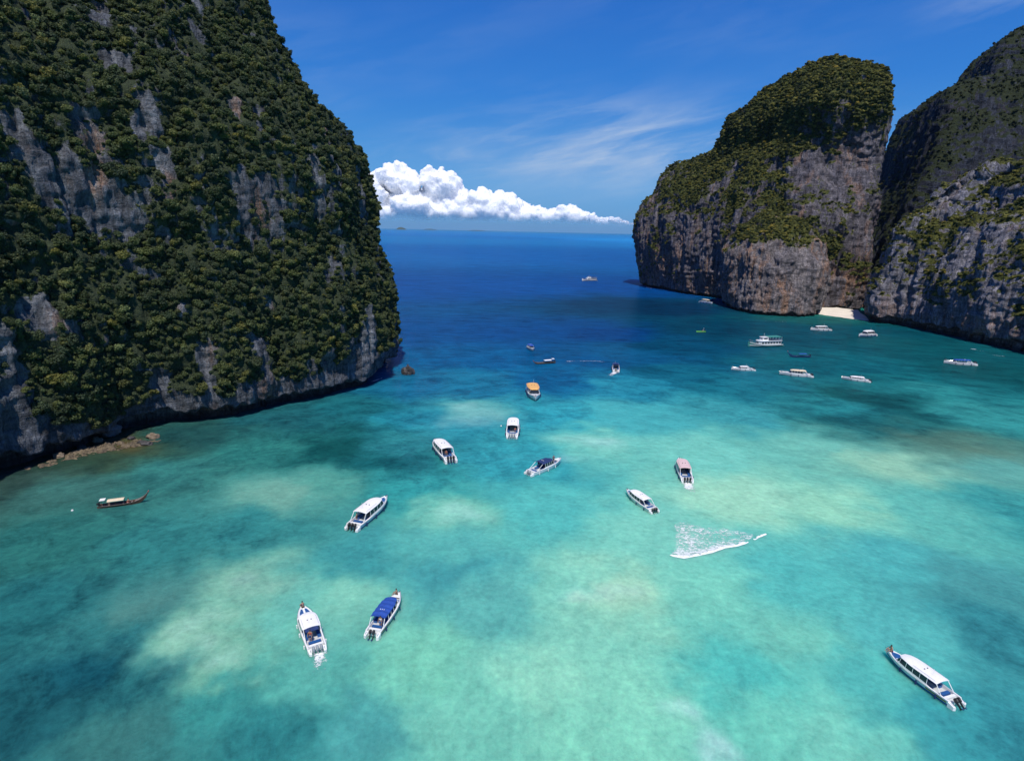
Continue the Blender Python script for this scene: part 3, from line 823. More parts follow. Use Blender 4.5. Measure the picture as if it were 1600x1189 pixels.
def forest(name, coll, pos, nrm, size, label):
    """one object: leafy crowns set on the given points by geometry nodes"""
    c = pos + nrm * (0.35 * size)[:, None] + np.array([0, 0, 0.15]) * size[:, None]
    me = bpy.data.meshes.new(name)
    me.vertices.add(len(c))
    me.vertices.foreach_set('co', c.astype(np.float32).reshape(-1))
    a = me.attributes.new('crown_size', 'FLOAT', 'POINT'); a.data.foreach_set('value', size.astype(np.float32))
    rot = np.stack([rng.uniform(-.35, .35, len(c)), rng.uniform(-.35, .35, len(c)), rng.uniform(0, 2 * PI, len(c))], 1)
    a = me.attributes.new('crown_turn', 'FLOAT_VECTOR', 'POINT'); a.data.foreach_set('vector', rot.astype(np.float32).reshape(-1))
    me.update()
    o = mesh_obj(name, me)
    ng = bpy.data.node_groups.new(name, 'GeometryNodeTree')
    ng.interface.new_socket('Geometry', in_out='INPUT', socket_type='NodeSocketGeometry')
    ng.interface.new_socket('Geometry', in_out='OUTPUT', socket_type='NodeSocketGeometry')
    N = ng.nodes
    gi, go = N.new('NodeGroupInput'), N.new('NodeGroupOutput')
    ci = N.new('GeometryNodeCollectionInfo'); ci.inputs['Collection'].default_value = coll
    ci.inputs['Separate Children'].default_value = True; ci.inputs['Reset Children'].default_value = True
    ip = N.new('GeometryNodeInstanceOnPoints'); ip.inputs['Pick Instance'].default_value = True
    s1 = N.new('GeometryNodeInputNamedAttribute'); s1.data_type = 'FLOAT'; s1.inputs[0].default_value = 'crown_size'
    s2 = N.new('GeometryNodeInputNamedAttribute'); s2.data_type = 'FLOAT_VECTOR'; s2.inputs[0].default_value = 'crown_turn'
    L = ng.links
    L.new(gi.outputs[0], ip.inputs['Points']); L.new(ci.outputs[0], ip.inputs['Instance'])
    L.new(s1.outputs[0], ip.inputs['Scale']); L.new(s2.outputs[0], ip.inputs['Rotation'])
    L.new(ip.outputs[0], go.inputs[0])
    md = o.modifiers.new('crowns', 'NODES'); md.node_group = ng
    return tag(o, label, kind='stuff')


# left cliff: dense jungle
pos, nrm, dist, fv = pick_points(MASSES['left_cliff'], 30000, 0.34, 5)
size = np.where(rng.random(len(pos)) < 0.72, rng.uniform(0.35, 1.0, len(pos)), rng.uniform(0.9, 1.75, len(pos)))
hi = pos[:, 2] > 60
big_ = size / dist
order = np.argsort(-big_ + rng.uniform(0, 0.004, len(pos)))
TREES_AT = [(pos[i], nrm[i], size[i]) for i in order[:300]]
rest = order[300:]
forest('jungle_canopy', CL_L, pos[rest], nrm[rest], size[rest], 'dense dark green jungle covering the left cliff')
# headland, buttress, right masses: scrub and grass tussocks
for nm, cnt, thr, lo, hi_, seed, lab in (
        ('pillar_cliff', 14000, 0.44, 0.5, 1.9, 6, 'bushes and scrub on the cap and ledges of the headland'),
        ('buttress_cliff', 1500, 0.42, 0.6, 1.7, 7, 'yellow green scrub on top of the bare buttress'),
        ('right_cliff', 3600, 0.42, 0.5, 1.7, 8, 'patchy yellow green scrub on the low right hump'),
        ('rear_cliff', 4200, 0.46, 0.6, 1.9, 9, 'scrub in painted shade clinging to the tall rear wall')):
    pos, nrm, dist, fv = pick_points(MASSES[nm], cnt, thr, seed)
    size = lo + (hi_ - lo) * rng.random(len(pos)) ** 1.8
    if nm == 'pillar_cliff':
        size *= 0.75 + 0.4 * sstep(pos[:, 2], 90, 130)
    forest(nm.replace('_cliff', '_scrub').replace('pillar', 'headland'), CL_K if nm == 'rear_cliff' else CL_P, pos, nrm, size, lab)

# the largest trees of the left cliff, each a thing with trunk and crown
CROWNS = [crown_mesh('crown', 300 + k, 420, 0.74 + 0.06 * k, 8 + k, 0.15, M_LEAF_L) for k in range(5)]
TRUNKS = [trunk_mesh('trunk', 400 + k) for k in range(3)]
for k, (p_, n_, s_k) in enumerate(TREES_AT):
    c = p_ + n_ * 0.45 * s_k + np.array([0, 0, 0.35 * s_k])
    r_ = empty('jungle_tree', c, random.uniform(0, 2 * PI), s_k * 1.12)
    lean = Vector((0, 0, 1)) * 0.8 + Vector(n_) * 0.45
    q = lean.to_track_quat('Z', 'Y').to_matrix() @ Matrix.Rotation(random.uniform(0, 6.28), 3, 'Z')
    r_.rotation_euler = q.to_euler()
    tag(r_, 'round leafy jungle tree growing out of the left cliff face', 'tree', 'trees growing on the left cliff')
    mesh_obj('crown', CROWNS[k % 5], None, r_)
    mesh_obj('trunk', TRUNKS[k % 3], None, r_)

# ------------------------------------------------------------------ cumulus bank over the horizon
def cloud_bank():
    r = np.random.default_rng(21)
    ico = [(0, -0.525731, 0.850651), (0.850651, 0, 0.525731), (0.850651, 0, -0.525731), (-0.850651, 0, -0.525731), (-0.850651, 0, 0.525731), (-0.525731, 0.850651, 0),
           (0.525731, 0.850651, 0), (0.525731, -0.850651, 0), (-0.525731, -0.850651, 0), (0, -0.525731, -0.850651), (0, 0.525731, -0.850651), (0, 0.525731, 0.850651)]
    import bmesh
    bm = bmesh.new(); bmesh.ops.create_icosphere(bm, subdivisions=3, radius=1)
    SV = np.array([v.co[:] for v in bm.verts]); SF = np.array([[v.index for v in f.verts] for f in bm.faces]); bm.free()
    D0 = 29000.0
    prof = [(568,262),(585,268),(600,262),(615,254),(632,247),(650,252),(668,262),(690,255),(700,268),(712,285),(728,300),(742,290),(760,297),(775,307),(786,299),(800,312),(820,316),(845,322),(870,325),(895,320),(915,331),(940,340),(965,341),(985,348)]
    px = np.array([a for a, _ in prof], float); py = np.array([b for _, b in prof], float)
    balls = []
    def world(x, y, D):
        d = ray(x, y); k = D / d[1]
        return np.array([d[0] * k, D, CAM_H + d[2] * k])
    m = D0 / F_PX
    for k in range(330):
        x = r.uniform(566, 990)
        top = np.interp(x, px, py); base = 346 + 0.021 * (x - 800) + 2
        hgt = base - top
        R = min(r.uniform(7, 22), 3 + hgt * 0.33)
        y = r.uniform(top + R * 0.9, base + 2)
        balls.append((world(x, y, D0 + r.uniform(-900, 900) - (1 - (base - y) / max(hgt, 1)) * 500), R * m))
    kids = []
    for c, R in balls:
        for _ in range(7):
            d = r.normal(size=3); d[2] = abs(d[2]) * 1.0 - 0.15; d[1] = -abs(d[1]) * 0.9; d /= np.linalg.norm(d)
            kids.append((c + d * R * 0.85, R * r.uniform(0.32, 0.55)))
    bm = bmesh.new(); bmesh.ops.create_icosphere(bm, subdivisions=2, radius=1)
    SV2 = np.array([v.co[:] for v in bm.verts]); SF2 = np.array([[v.index for v in f.verts] for f in bm.faces]); bm.free()
    VS, FS, off = [], [], 0
    for lst, A, B in ((balls, SV, SF), (kids, SV2, SF2)):
        for c, R in lst:
            VS.append(A * np.array([R, R, R * 0.88]) + c); FS.append(B + off); off += len(A)
    V = np.concatenate(VS); Fc = np.concatenate(FS)
    raw = bpy.data.meshes.new('cloud_raw')
    raw.vertices.add(len(V)); raw.vertices.foreach_set('co', (V - np.array([0, D0, 0])).astype(np.float32).reshape(-1))
    raw.loops.add(Fc.size); raw.loops.foreach_set('vertex_index', Fc.astype(np.int32).reshape(-1))
    raw.polygons.add(len(Fc)); raw.polygons.foreach_set('loop_start', (np.arange(len(Fc)) * 3).astype(np.int32))
    raw.update(calc_edges=True)
    tmp = bpy.data.objects.new('cloud_raw', raw); COL.objects.link(tmp)
    md = tmp.modifiers.new('fuse', 'REMESH'); md.mode = 'VOXEL'; md.voxel_size = 28.0; md.use_smooth_shade = True
    sm = tmp.modifiers.new('soften', 'SMOOTH'); sm.factor = 0.5; sm.iterations = 5
    bpy.context.view_layer.update()
    me = bpy.data.meshes.new_from_object(tmp.evaluated_get(bpy.context.evaluated_depsgraph_get()))
    me.name = 'cumulus_cloud'
    bpy.data.objects.remove(tmp)
    nv_ = len(me.vertices)
    V = np.empty(nv_ * 3, np.float32); me.vertices.foreach_get('co', V); V = V.reshape(-1, 3).astype(float)
    Nn = np.empty(nv_ * 3, np.float32); me.vertex_normals.foreach_get('vector', Nn); Nn = Nn.reshape(-1, 3).astype(float)
    bil = lambda lam, k: 1 - 2 * np.abs(pn(V / lam + k))
    amp_ = sstep(V[:, 2], 450, 1100)[:, None] * 0.7 + 0.3
    V = V + Nn * (pn(V / 560.0 + 3) * 80 - bil(250.0, 9) * 34 - bil(120.0, 5) * 26 - bil(62.0, 7) * 14 + pn(V / 45.0) * 8)[:, None] * amp_ + np.array([0, D0, 0])
    me.vertices.foreach_set('co', V.astype(np.float32).reshape(-1))
    me.polygons.foreach_set('use_smooth', np.ones(len(me.polygons), bool))
    me.update()
    mc = bpy.data.materials.new('cloud_white'); mc.use_nodes = True
    t = NT(mc.node_tree)
    g = t.n('ShaderNodeNewGeometry').outputs['Position']
    mx = t.n('ShaderNodeBsdfPrincipled', {'Base Color': (0.97, 0.965, 0.96, 1), 'Roughness': 1.0, 'Subsurface Weight': 1.0, 'Subsurface Radius': (1.0, 1.0, 1.0), 'Subsurface Scale': 450.0})
    mx.inputs['Specular IOR Level'].default_value = 0.0
    b = t.n('ShaderNodeBump', {'Height': t.noise(g, 0.006, 5, 0.65), 'Strength': 0.3, 'Distance': 60.0})
    t.link(b.outputs[0], mx.inputs['Normal'])
    lw = t.n('ShaderNodeLayerWeight', {'Blend': 0.35}).outputs['Facing']
    edge = t.smooth(t.math('ADD', lw, t.math('MULTIPLY', t.math('SUBTRACT', t.noise(g, 0.008, 4, 0.6), 0.5), 0.5)), 0.52, 0.92)
    sz = t.n('ShaderNodeSeparateXYZ', {0: g}).outputs[2]
    low = t.smooth(t.math('ADD', sz, t.math('MULTIPLY', t.noise(g, 0.0012, 4, 0.6), 500.0)), 1120.0, 600.0)  # cloud base faded out to imitate the haze beneath it
    tp = t.n('ShaderNodeBsdfTransparent')
    mx2 = t.n('ShaderNodeMixShader', {0: t.math('MAXIMUM', edge, low), 1: mx.outputs[0], 2: tp.outputs[0]})
    t.n('ShaderNodeOutputMaterial', {'Surface': mx2.outputs[0]})
    return tag(mesh_obj('cumulus_cloud', me, mc), 'long bank of white cumulus cloud low over the horizon', kind='stuff')


cloud_bank()

# faint islands on the horizon
def island(px_, py_, w_px, h_px, Dm, seed):
    d = ray(px_, py_); k = Dm / d[1]
    cx = d[0] * k; m = Dm / F_PX
    n = 40
    rows = []
    for j in range(9):
        fr = j / 8
        row = []
        for i in range(n):
            a = 2 * PI * i / n
            rr = (1 - fr) ** 0.6
            rr *= 1 + 0.18 * math.sin(3 * a + seed) + 0.1 * math.sin(7 * a + 2 * seed)
            row.append((cx + math.cos(a) * rr * w_px * m / 2, Dm + math.sin(a) * rr * w_px * m / 3, -3 + h_px * m * fr * (1 + 0.25 * math.sin(5 * a + seed) * (1 - fr))))
        rows.append(row)
    me_, _ = grid_mesh('island', np.array(rows), closed_u=True)
    return tag(mesh_obj('far_island', me_, M_ISL), 'small faint island on the horizon', kind='structure')


M_ISL = material('far_island_green', (0.05, 0.075, 0.05), 0.9, var=0.3, var_scale=0.004)
island(626, 357, 15, 4.0, 17000, 1.0)
island(671, 358, 22, 1.6, 22000, 2.0)
island(745, 359, 30, 1.2, 23000, 3.0)
#SPLIT2

# ------------------------------------------------------------------ beach, reef flat, boulders
def lump(name, loc, rx, ry, rz, mat, seed, n=28, parent=None, sharp=0.35, sink=0.35):
    """an irregular boulder: closed dome with facets"""
    r = np.random.default_rng(seed)
    rows = []
    th = np.linspace(-0.42 * PI, 0.5 * PI, 16)
    for t_ in th:
        a = np.linspace(0, 2 * PI, n, endpoint=False)
        rows.append(np.stack([np.cos(a) * np.cos(t_), np.sin(a) * np.cos(t_), np.full(n, np.sin(t_))], 1))
    P = np.stack(rows)
    q = P.reshape(-1, 3)
    d = 1 + sharp * pn(q * 1.3 + seed * 3.1) + sharp * 0.6 * pn(q * 2.9 + seed) + sharp * 0.4 * pn(q * 6.1 + seed)
    P = (q * d[:, None]).reshape(P.shape) * np.array([rx, ry, rz])
    me_, _ = grid_mesh(name, P, closed_u=True, smooth=False)
    o = mesh_obj(name, me_, mat, parent)
    o.location = (loc[0], loc[1], loc[2])
    return o


M_WETROCK = material('dark_wet_boulder', (0.045, 0.042, 0.042), 0.6, var=0.5, var_scale=0.8, bump=0.8, bump_scale=3)
M_REEFROCK = material('tan_reef_rock', (0.22, 0.17, 0.115), 0.85, var=0.5, var_scale=1.2, bump=0.8, bump_scale=4)
M_REEF = material('weedy_reef_flat', (0.15, 0.115, 0.070), 0.8, var=0.8, var_scale=0.9, bump=1.0, bump_scale=3.0)
M_SAND = material('pale_coral_sand', (0.76, 0.69, 0.59), 0.95, var=0.14, var_scale=0.15, bump=0.2, bump_scale=2)

b = ground(638, 584)
tag(lump('boulder', (b[0], b[1], 0.3), 2.1, 1.8, 2.6, M_WETROCK, 3), 'dark pointed boulder alone in the water beyond the left cliff', 'rock')
b = ground(225, 694)
tag(lump('boulder', (b[0], b[1], 0.1), 1.8, 1.0, 0.75, M_WETROCK, 5), 'low dark boulder at the outer end of the brown reef flat', 'rock')
b = ground(171, 672, 1.5)
tag(lump('boulder', (b[0] - 0.4, b[1] + 0.4, 1.6), 2.3, 1.9, 2.1, material('grey_boulder', (0.17, 0.15, 0.14), 0.9, var=0.4, var_scale=0.9, bump=0.8, bump_scale=3), 8), 'rounded grey boulder wedged under the left cliff overhang', 'rock')

for k_, (x_, y_, r_s) in enumerate(((92, 714, 1.0), (128, 700, .8), (152, 690, 1.1), (205, 686, .7), (240, 684, 1.2))):
    b = ground(x_, y_)
    tag(lump('boulder', (b[0], b[1], 0.25), 1.1 * r_s, 0.8 * r_s, 0.7 * r_s, M_WETROCK if k_ % 2 else M_REEFROCK, 40 + k_),
        ('small tan boulder at the near end of the reef flat', 'low dark boulder on the reef flat below the overhang', 'tan boulder midway along the reef flat', 'small dark boulder near the outer reef flat', 'tan boulder at the far tip of the reef flat')[k_], 'rock')

# reef flat: a low uneven shelf along the foot of the left cliff
path = [(40, 734), (85, 722), (120, 710), (150, 702), (180, 697), (205, 693), (230, 689), (248, 690)]
wid = [1.2, 2.6, 3.6, 4.2, 4.4, 4.6, 4.0, 1.4]
gp = np.array([ground(*q) for q in path])
rows = []
ts_ = np.linspace(0, len(gp) - 1, 150)
cx_ = np.interp(ts_, range(len(gp)), gp[:, 0]); cy_ = np.interp(ts_, range(len(gp)), gp[:, 1]); cw_ = np.interp(ts_, range(len(gp)), wid)
dxy = np.gradient(np.stack([cx_, cy_], 1), axis=0); dxy /= np.linalg.norm(dxy, axis=1)[:, None]
nn_ = np.stack([-dxy[:, 1], dxy[:, 0]], 1)
for v in np.linspace(-1, 1, 40):
    xy = np.stack([cx_, cy_], 1) + nn_ * (cw_ * v)[:, None]
    q = np.concatenate([xy, np.zeros((len(xy), 1))], 1)
    z = 0.30 * (1 - v * v) * sstep(cw_, 0.8, 2.5) + 0.62 * fbm(q, 2.2, 1, 4, 31) + 0.38 * ridged(q, 0.9, 1, 32, 2) - 0.34 - 0.6 * abs(v) ** 3
    rows.append(np.concatenate([xy, z[:, None]], 1))
me, _ = grid_mesh('reef_flat', np.stack(rows), smooth=False)
tag(mesh_obj('reef_flat', me, M_REEF), 'brown weedy reef flat showing at the foot of the left cliff', kind='structure')

# the beach between the buttress and the right hump
c0, c1 = ground(1278, 492), ground(1362, 503)
rows = []
for v in np.linspace(0, 1, 26):
    row = []
    for u in np.linspace(0, 1, 60):
        e = c0 * (1 - u) + c1 * u
        bul = 2.0 * math.sin(PI * u)
        y = e[1] - bul + v * 52 * (0.9 + 0.1 * math.sin(5 * u))
        x = e[0] + v * 14 + 0.5 * math.sin(9 * v + 4 * u)
        q = np.array([[x, y, 0.0]])
        z = -0.35 + 2.6 * v ** 0.8 + 0.15 * pn(q / 4)[0]
        row.append((x, y, z))
    rows.append(row)
me, _ = grid_mesh('beach', np.array(rows))
tag(mesh_obj('beach', me, M_SAND), 'small pale sand beach between two limestone cliffs', kind='structure')

# ------------------------------------------------------------------ surf and wakes
def foam_mat(name, scale, lo, hi, top=0.95, stretch=(1, 1, 1), rot=0.0, edge_attr=True):
    m = bpy.data.materials.new(name); m.use_nodes = True
    t = NT(m.node_tree)
    g = t.n('ShaderNodeNewGeometry').outputs['Position']
    mp = t.n('ShaderNodeMapping', {'Vector': g, 'Scale': stretch, 'Rotation': (0, 0, rot)}).outputs[0]
    wv = t.vmath('ADD', mp, t.n('ShaderNodeVectorMath', {0: t.noise(mp, scale * 0.6, 3, 0.6, out='Color'), 'Scale': 1.3}, operation='SCALE').outputs[0])
    a = t.noise(wv, scale, 5, 0.68, 0.7)
    b = t.noise(wv, scale * 2.7, 4, 0.6, 0.4)
    f = t.math('ADD', t.math('MULTIPLY', a, 0.65), t.math('MULTIPLY', b, 0.35))
    at_ = t.n('ShaderNodeAttribute', attribute_name='foam').outputs['Fac']
    k = t.smooth(t.math('ADD', f, t.math('MULTIPLY', t.math('SUBTRACT', at_, 0.5), 0.55)), lo, hi)
    k = t.math('MULTIPLY', k, t.math('MULTIPLY', t.smooth(at_, 0.0, 0.25), top), clamp=True)
    p = t.n('ShaderNodeBsdfPrincipled', {'Base Color': (0.86, 0.87, 0.86, 1), 'Roughness': 0.8})
    tp = t.n('ShaderNodeBsdfTransparent')
    mx = t.n('ShaderNodeMixShader', {0: k, 1: tp.outputs[0], 2: p.outputs[0]})
    t.n('ShaderNodeOutputMaterial', {'Surface': mx.outputs[0]})
    return m


def foam_sheet(name, P, foam, mat, label):
    me_, _ = grid_mesh(name, P)
    a = me_.attributes.new('foam', 'FLOAT', 'POINT'); a.data.foreach_set('value', np.clip(foam, 0, 1).astype(np.float32).reshape(-1))
    return tag(mesh_obj(name, me_, mat), label, kind='stuff')


M_SURF = foam_mat('broken_surf', 1.3, 0.47, 0.68, 0.85, (1.0, 1.5, 1), math.radians(10))
M_WAKE = foam_mat('wake_froth', 1.9, 0.46, 0.66, 0.9)
# breaking crest: line from (1047,868) to (1197,836) in the bay's middle
crest = np.array([ground(1046, 867), ground(1068, 871), ground(1090, 867), ground(1112, 862), ground(1132, 855), ground(1152, 852), ground(1170, 846)])
tail = np.array([ground(1178, 843), ground(1183, 840), ground(1198, 834)])
u = np.linspace(0, 1, 160)
cx_ = np.interp(u * 6, range(7), crest[:, 0]); cy_ = np.interp(u * 6, range(7), crest[:, 1])
topl = np.array([ground(1040, 806), ground(1070, 803), ground(1100, 812), ground(1130, 817), ground(1158, 824), ground(1180, 829), ground(1196, 834)])
tx_ = np.interp(u * 6, range(7), topl[:, 0]); ty_ = np.interp(u * 6, range(7), topl[:, 1])
rows, fo = [], []
for v in np.linspace(0, 1, 80):
    xx = cx_ * (1 - v) + tx_ * v; yy = cy_ * (1 - v) + ty_ * v
    q_ = np.stack([xx / 1.6, yy / 1.6, xx * 0], 1)
    rows.append(np.stack([xx, yy, 0.012 + 0.10 * np.exp(-((v - 0.02) / 0.04) ** 2) * np.ones_like(xx)], 1))
    e = np.clip(np.minimum(u / 0.10, (1 - u) / 0.10) + 0.25 * pn(q_ + 7), 0, 1)
    dens = 0.64 - 0.16 * v + 0.14 * pn(q_ / 2) + 0.12 * np.exp(-((v) / 0.12) ** 2)
    fo.append(np.clip(dens, 0, 1) * e * np.clip((1 - v) / 0.25, 0, 1))
foam_sheet('surf_foam', np.stack(rows), np.stack(fo), M_SURF, 'lacy white foam spread behind a breaking wave')


def crest_ridge(name, line, width, height, label, seed):
    n = 130
    k = len(line) - 1
    uu = np.linspace(0, 1, n)
    x = np.interp(uu * k, range(k + 1), line[:, 0]); y = np.interp(uu * k, range(k + 1), line[:, 1])
    d = np.gradient(np.stack([x, y], 1), axis=0); d /= np.linalg.norm(d, axis=1)[:, None]
    nn2 = np.stack([-d[:, 1], d[:, 0]], 1)
    env = np.clip(np.minimum(uu / 0.05, (1 - uu) / 0.05), 0, 1) ** 0.5
    jit = 0.42 * pn(np.stack([x / 0.6, y / 0.6, 0 * x + seed], 1)) + 0.25 * pn(np.stack([x / 1.9, y / 1.9, 0 * x + seed], 1))
    rows = []
    for v in np.linspace(-1, 1, 17):
        wv = width * env * np.clip(0.7 + 1.5 * jit, 0.12, 2.0)
        xy = np.stack([x, y], 1) + nn2 * (wv * v)[:, None] + nn2 * (jit * 0.5)[:, None]
        z = height * env * (1 - v * v) * (0.7 + 0.5 * pn(np.stack([xy[:, 0] / 0.35, xy[:, 1] / 0.35, 0 * x], 1))) - 0.03
        rows.append(np.concatenate([xy, z[:, None]], 1))
    me_, _ = grid_mesh(name, np.stack(rows))
    return tag(mesh_obj(name, me_, M_FROTH), label, kind='stuff')


M_FROTH = material('white_froth', (0.86, 0.87, 0.87), 0.85, bump=0.6, bump_scale=6)
crest_ridge('breaking_crest', crest, 0.40, 0.22, 'thick white line of a breaking wave', 3.0)
crest_ridge('breaking_crest', tail, 0.26, 0.22, 'short white end of the breaking wave', 6.0)


def wake_patch(c, length, width, ang, label, dens=0.75, spread=0.5):
    """froth running back from a stern at bearing ang"""
    n, k = 50, 30
    uu = np.linspace(0, 1, n)[None, :] * np.ones((k, 1)); vv = np.linspace(-1, 1, k)[:, None] * np.ones((1, n))
    ww = width * (0.55 + spread * uu)
    X = c[0] + math.cos(ang) * uu * length - math.sin(ang) * vv * ww
    Y = c[1] + math.sin(ang) * uu * length + math.cos(ang) * vv * ww
    q = np.stack([X, Y, X * 0], -1).reshape(-1, 3)
    fo = (1.15 - uu * 1.0) * (1 - vv ** 2) * np.clip(uu / 0.04, 0, 1) * dens + 0.12 * pn(q / 1.1).reshape(X.shape)
    fo *= np.clip((1 - uu) / 0.2, 0, 1) * np.clip((1 - np.abs(vv)) / 0.2, 0, 1)
    foam_sheet('wake_foam', np.stack([X, Y, np.full_like(X, 0.02) + 0.06 * np.exp(-uu * 5) * (1 - vv ** 2)], -1), fo, M_WAKE, label)


# surf at the feet of the cliffs
def shore_line(pix, label, width=0.8, dens=0.5):
    line = np.array([ground(*q) for q in pix]); k = len(line) - 1
    uu = np.linspace(0, 1, 80)
    x = np.interp(uu * k, range(k + 1), line[:, 0]); y = np.interp(uu * k, range(k + 1), line[:, 1])
    P, fo = [], []
    for v in np.linspace(-1, 1, 9):
        P.append(np.stack([x, y + v * width, x * 0 + 0.02], 1))
        fo.append(dens * (1 - v * v) * np.clip(np.minimum(uu, 1 - uu) * 8, 0, 1) + 0.2 * pn(np.stack([x / 1.5, y / 1.5, x * 0], 1)) * (1 - v * v))
    foam_sheet('shore_foam', np.stack(P), np.stack(fo), M_WAKE, label)


shore_line([(578, 597), (588, 594), (600, 590)], 'small splash of foam at the tip of the left cliff', 1.3, 0.7)
shore_line([(1004, 447), (1010, 449), (1020, 451)], 'white foam at the seaward foot of the headland', 2.0, 0.8)
shore_line([(1515, 545), (1525, 546), (1540, 550)], 'foam against the foot of the right hump', 1.0, 0.75)
shore_line([(1548, 554), (1560, 556), (1572, 557)], 'thin foam line near the right frame edge', 0.7, 0.6)
shore_line([(1190, 501), (1215, 503), (1245, 501)], 'thin foam under the buttress', 0.9, 0.4)

# ------------------------------------------------------------------ boats
class MB:
    """collects shapes into one mesh"""
    def __init__(s): s.V, s.F = [], []

    def add(s, V, F):
        i = len(s.V); s.V += [tuple(v) for v in V]; s.F += [tuple(i + k for k in f) for f in F]
        return s

    def box(s, c, d, rot=None, taper=1.0):
        V = []
        for z in (-1, 1):
            k = taper if z > 0 else 1
            for x, y in ((-1, -1), (1, -1), (1, 1), (-1, 1)):
                v = Vector((x * d[0] / 2 * k, y * d[1] / 2 * k, z * d[2] / 2))
                if rot is not None: v = rot @ v
                V.append(Vector(c) + v)
        return s.add(V, [(3, 2, 1, 0), (4, 5, 6, 7), (0, 1, 5, 4), (1, 2, 6, 5), (2, 3, 7, 6), (3, 0, 4, 7)])

    def tube(s, pts, r, n=6, r1=None, cap=True):
        pts = [Vector(p) for p in pts]; V, F = [], []
        for j, p in enumerate(pts):
            a = (pts[min(j + 1, len(pts) - 1)] - pts[max(j - 1, 0)]).normalized()
            u_ = a.orthogonal().normalized() if abs(a.z) > 0.9 else Vector((0, 0, 1)).cross(a).normalized()
            v_ = a.cross(u_)
            rr = r if r1 is None else r + (r1 - r) * j / (len(pts) - 1)
            for k in range(n):
                t_ = 2 * PI * k / n
                V.append(p + (u_ * math.cos(t_) + v_ * math.sin(t_)) * rr)
        for j in range(len(pts) - 1):
            for k in range(n):
                F.append((j * n + k, j * n + (k + 1) % n, (j + 1) * n + (k + 1) % n, (j + 1) * n + k))
        if cap:
            F.append(tuple(reversed(range(n)))); F.append(tuple((len(pts) - 1) * n + k for k in range(n)))
        return s.add(V, F)

    def rings(s, R, closed=True, cap0=True, cap1=True):
        n = len(R[0]); V = [v for r in R for v in r]; F = []
        for j in range(len(R) - 1):
            for k in range(n if closed else n - 1):
                F.append((j * n + k, j * n + (k + 1) % n, (j + 1) * n + (k + 1) % n, (j + 1) * n + k))
        if cap0: F.append(tuple(reversed(range(n))))
        if cap1: F.append(tuple((len(R) - 1) * n + k for k in range(n)))
        return s.add(V, F)

    def slab(s, pts, z0, z1):
        """flat plate from an outline with its own upper and lower heights (numbers or functions of x, y)"""
        f0 = z0 if callable(z0) else (lambda x, y: z0)
        f1 = z1 if callable(z1) else (lambda x, y: z1)
        return s.rings([[(x, y, f0(x, y)) for x, y in pts], [(x, y, f1(x, y)) for x, y in pts]])

    def build(s, name, mat, parent=None, smooth=False):
        return mesh_obj(name, poly_mesh(name, s.V, s.F, smooth), mat, parent)


def paint(name, rgb, rough=0.35, var=0.12, scale=1.5):
    return material(name, rgb, rough, var=var, var_scale=scale)


MT = {
 'white': paint('white_gelcoat', (0.84, 0.84, 0.82), 0.3, 0.10), 'roof': paint('white_roof', (0.88, 0.86, 0.84), 0.55, 0.07),
 'cream': paint('cream_canvas', (0.72, 0.60, 0.42), 0.8), 'beige': paint('beige_canvas', (0.55, 0.46, 0.36), 0.8), 'pink': paint('faded_pink_canvas', (0.72, 0.52, 0.50), 0.7),
 'blue': paint('royal_blue_canvas', (0.018, 0.075, 0.36), 0.75, 0.25), 'navy': paint('navy_canvas', (0.015, 0.035, 0.13), 0.75, 0.25),
 'orange': paint('orange_canvas', (0.76, 0.42, 0.14), 0.75), 'stripe': paint('blue_hull_paint', (0.02, 0.10, 0.32), 0.3),
 'gold': paint('ochre_hull_paint', (0.55, 0.30, 0.06), 0.4), 'cushion': paint('blue_vinyl_cushion', (0.02, 0.10, 0.30), 0.45, 0.3),
 'deck': paint('pale_deck', (0.55, 0.56, 0.56), 0.6), 'dark': paint('black_plastic', (0.02, 0.02, 0.024), 0.35), 'glass': material('tinted_window', (0.02, 0.03, 0.04), 0.06),
 'steel': material('steel_rail', (0.6, 0.6, 0.6), 0.25, 1.0), 'red': paint('red_plastic', (0.5, 0.03, 0.03), 0.5), 'wood': paint('dark_varnished_wood', (0.10, 0.055, 0.035), 0.5, 0.4, 2.5),
 'wood2': paint('weathered_grey_wood', (0.24, 0.19, 0.17), 0.8, 0.4, 2.5), 'green': paint('sea_green_paint', (0.05, 0.26, 0.22), 0.4, 0.2), 'lime': paint('lime_green_paint', (0.16, 0.52, 0.10), 0.4, 0.2),
 'grey': paint('grey_cowling', (0.35, 0.36, 0.38), 0.4), 'bluehull': paint('blue_longtail_paint', (0.02, 0.06, 0.16), 0.4, 0.3), 'rope': paint('rope', (0.45, 0.38, 0.26), 0.9),
 'skin': material('skin', (0.36, 0.20, 0.13), 0.6), 'hair': material('black_hair', (0.015, 0.012, 0.011), 0.6), 'orange_v': paint('orange_vest', (0.75, 0.28, 0.08), 0.8), 'purple': paint('purple_ribbon', (0.22, 0.03, 0.20), 0.8),
}


def hull_fn(L, B, fb=0.95, rise=0.55, full=0.50, p=2.5):
    def beam(t): return B / 2 * (1 - max(0.0, (t - full) / (1 - full)) ** p) * (0.93 + 0.07 * min(1, t / 0.3))
    def sheer(t): return fb + rise * t ** 2.2
    return beam, sheer


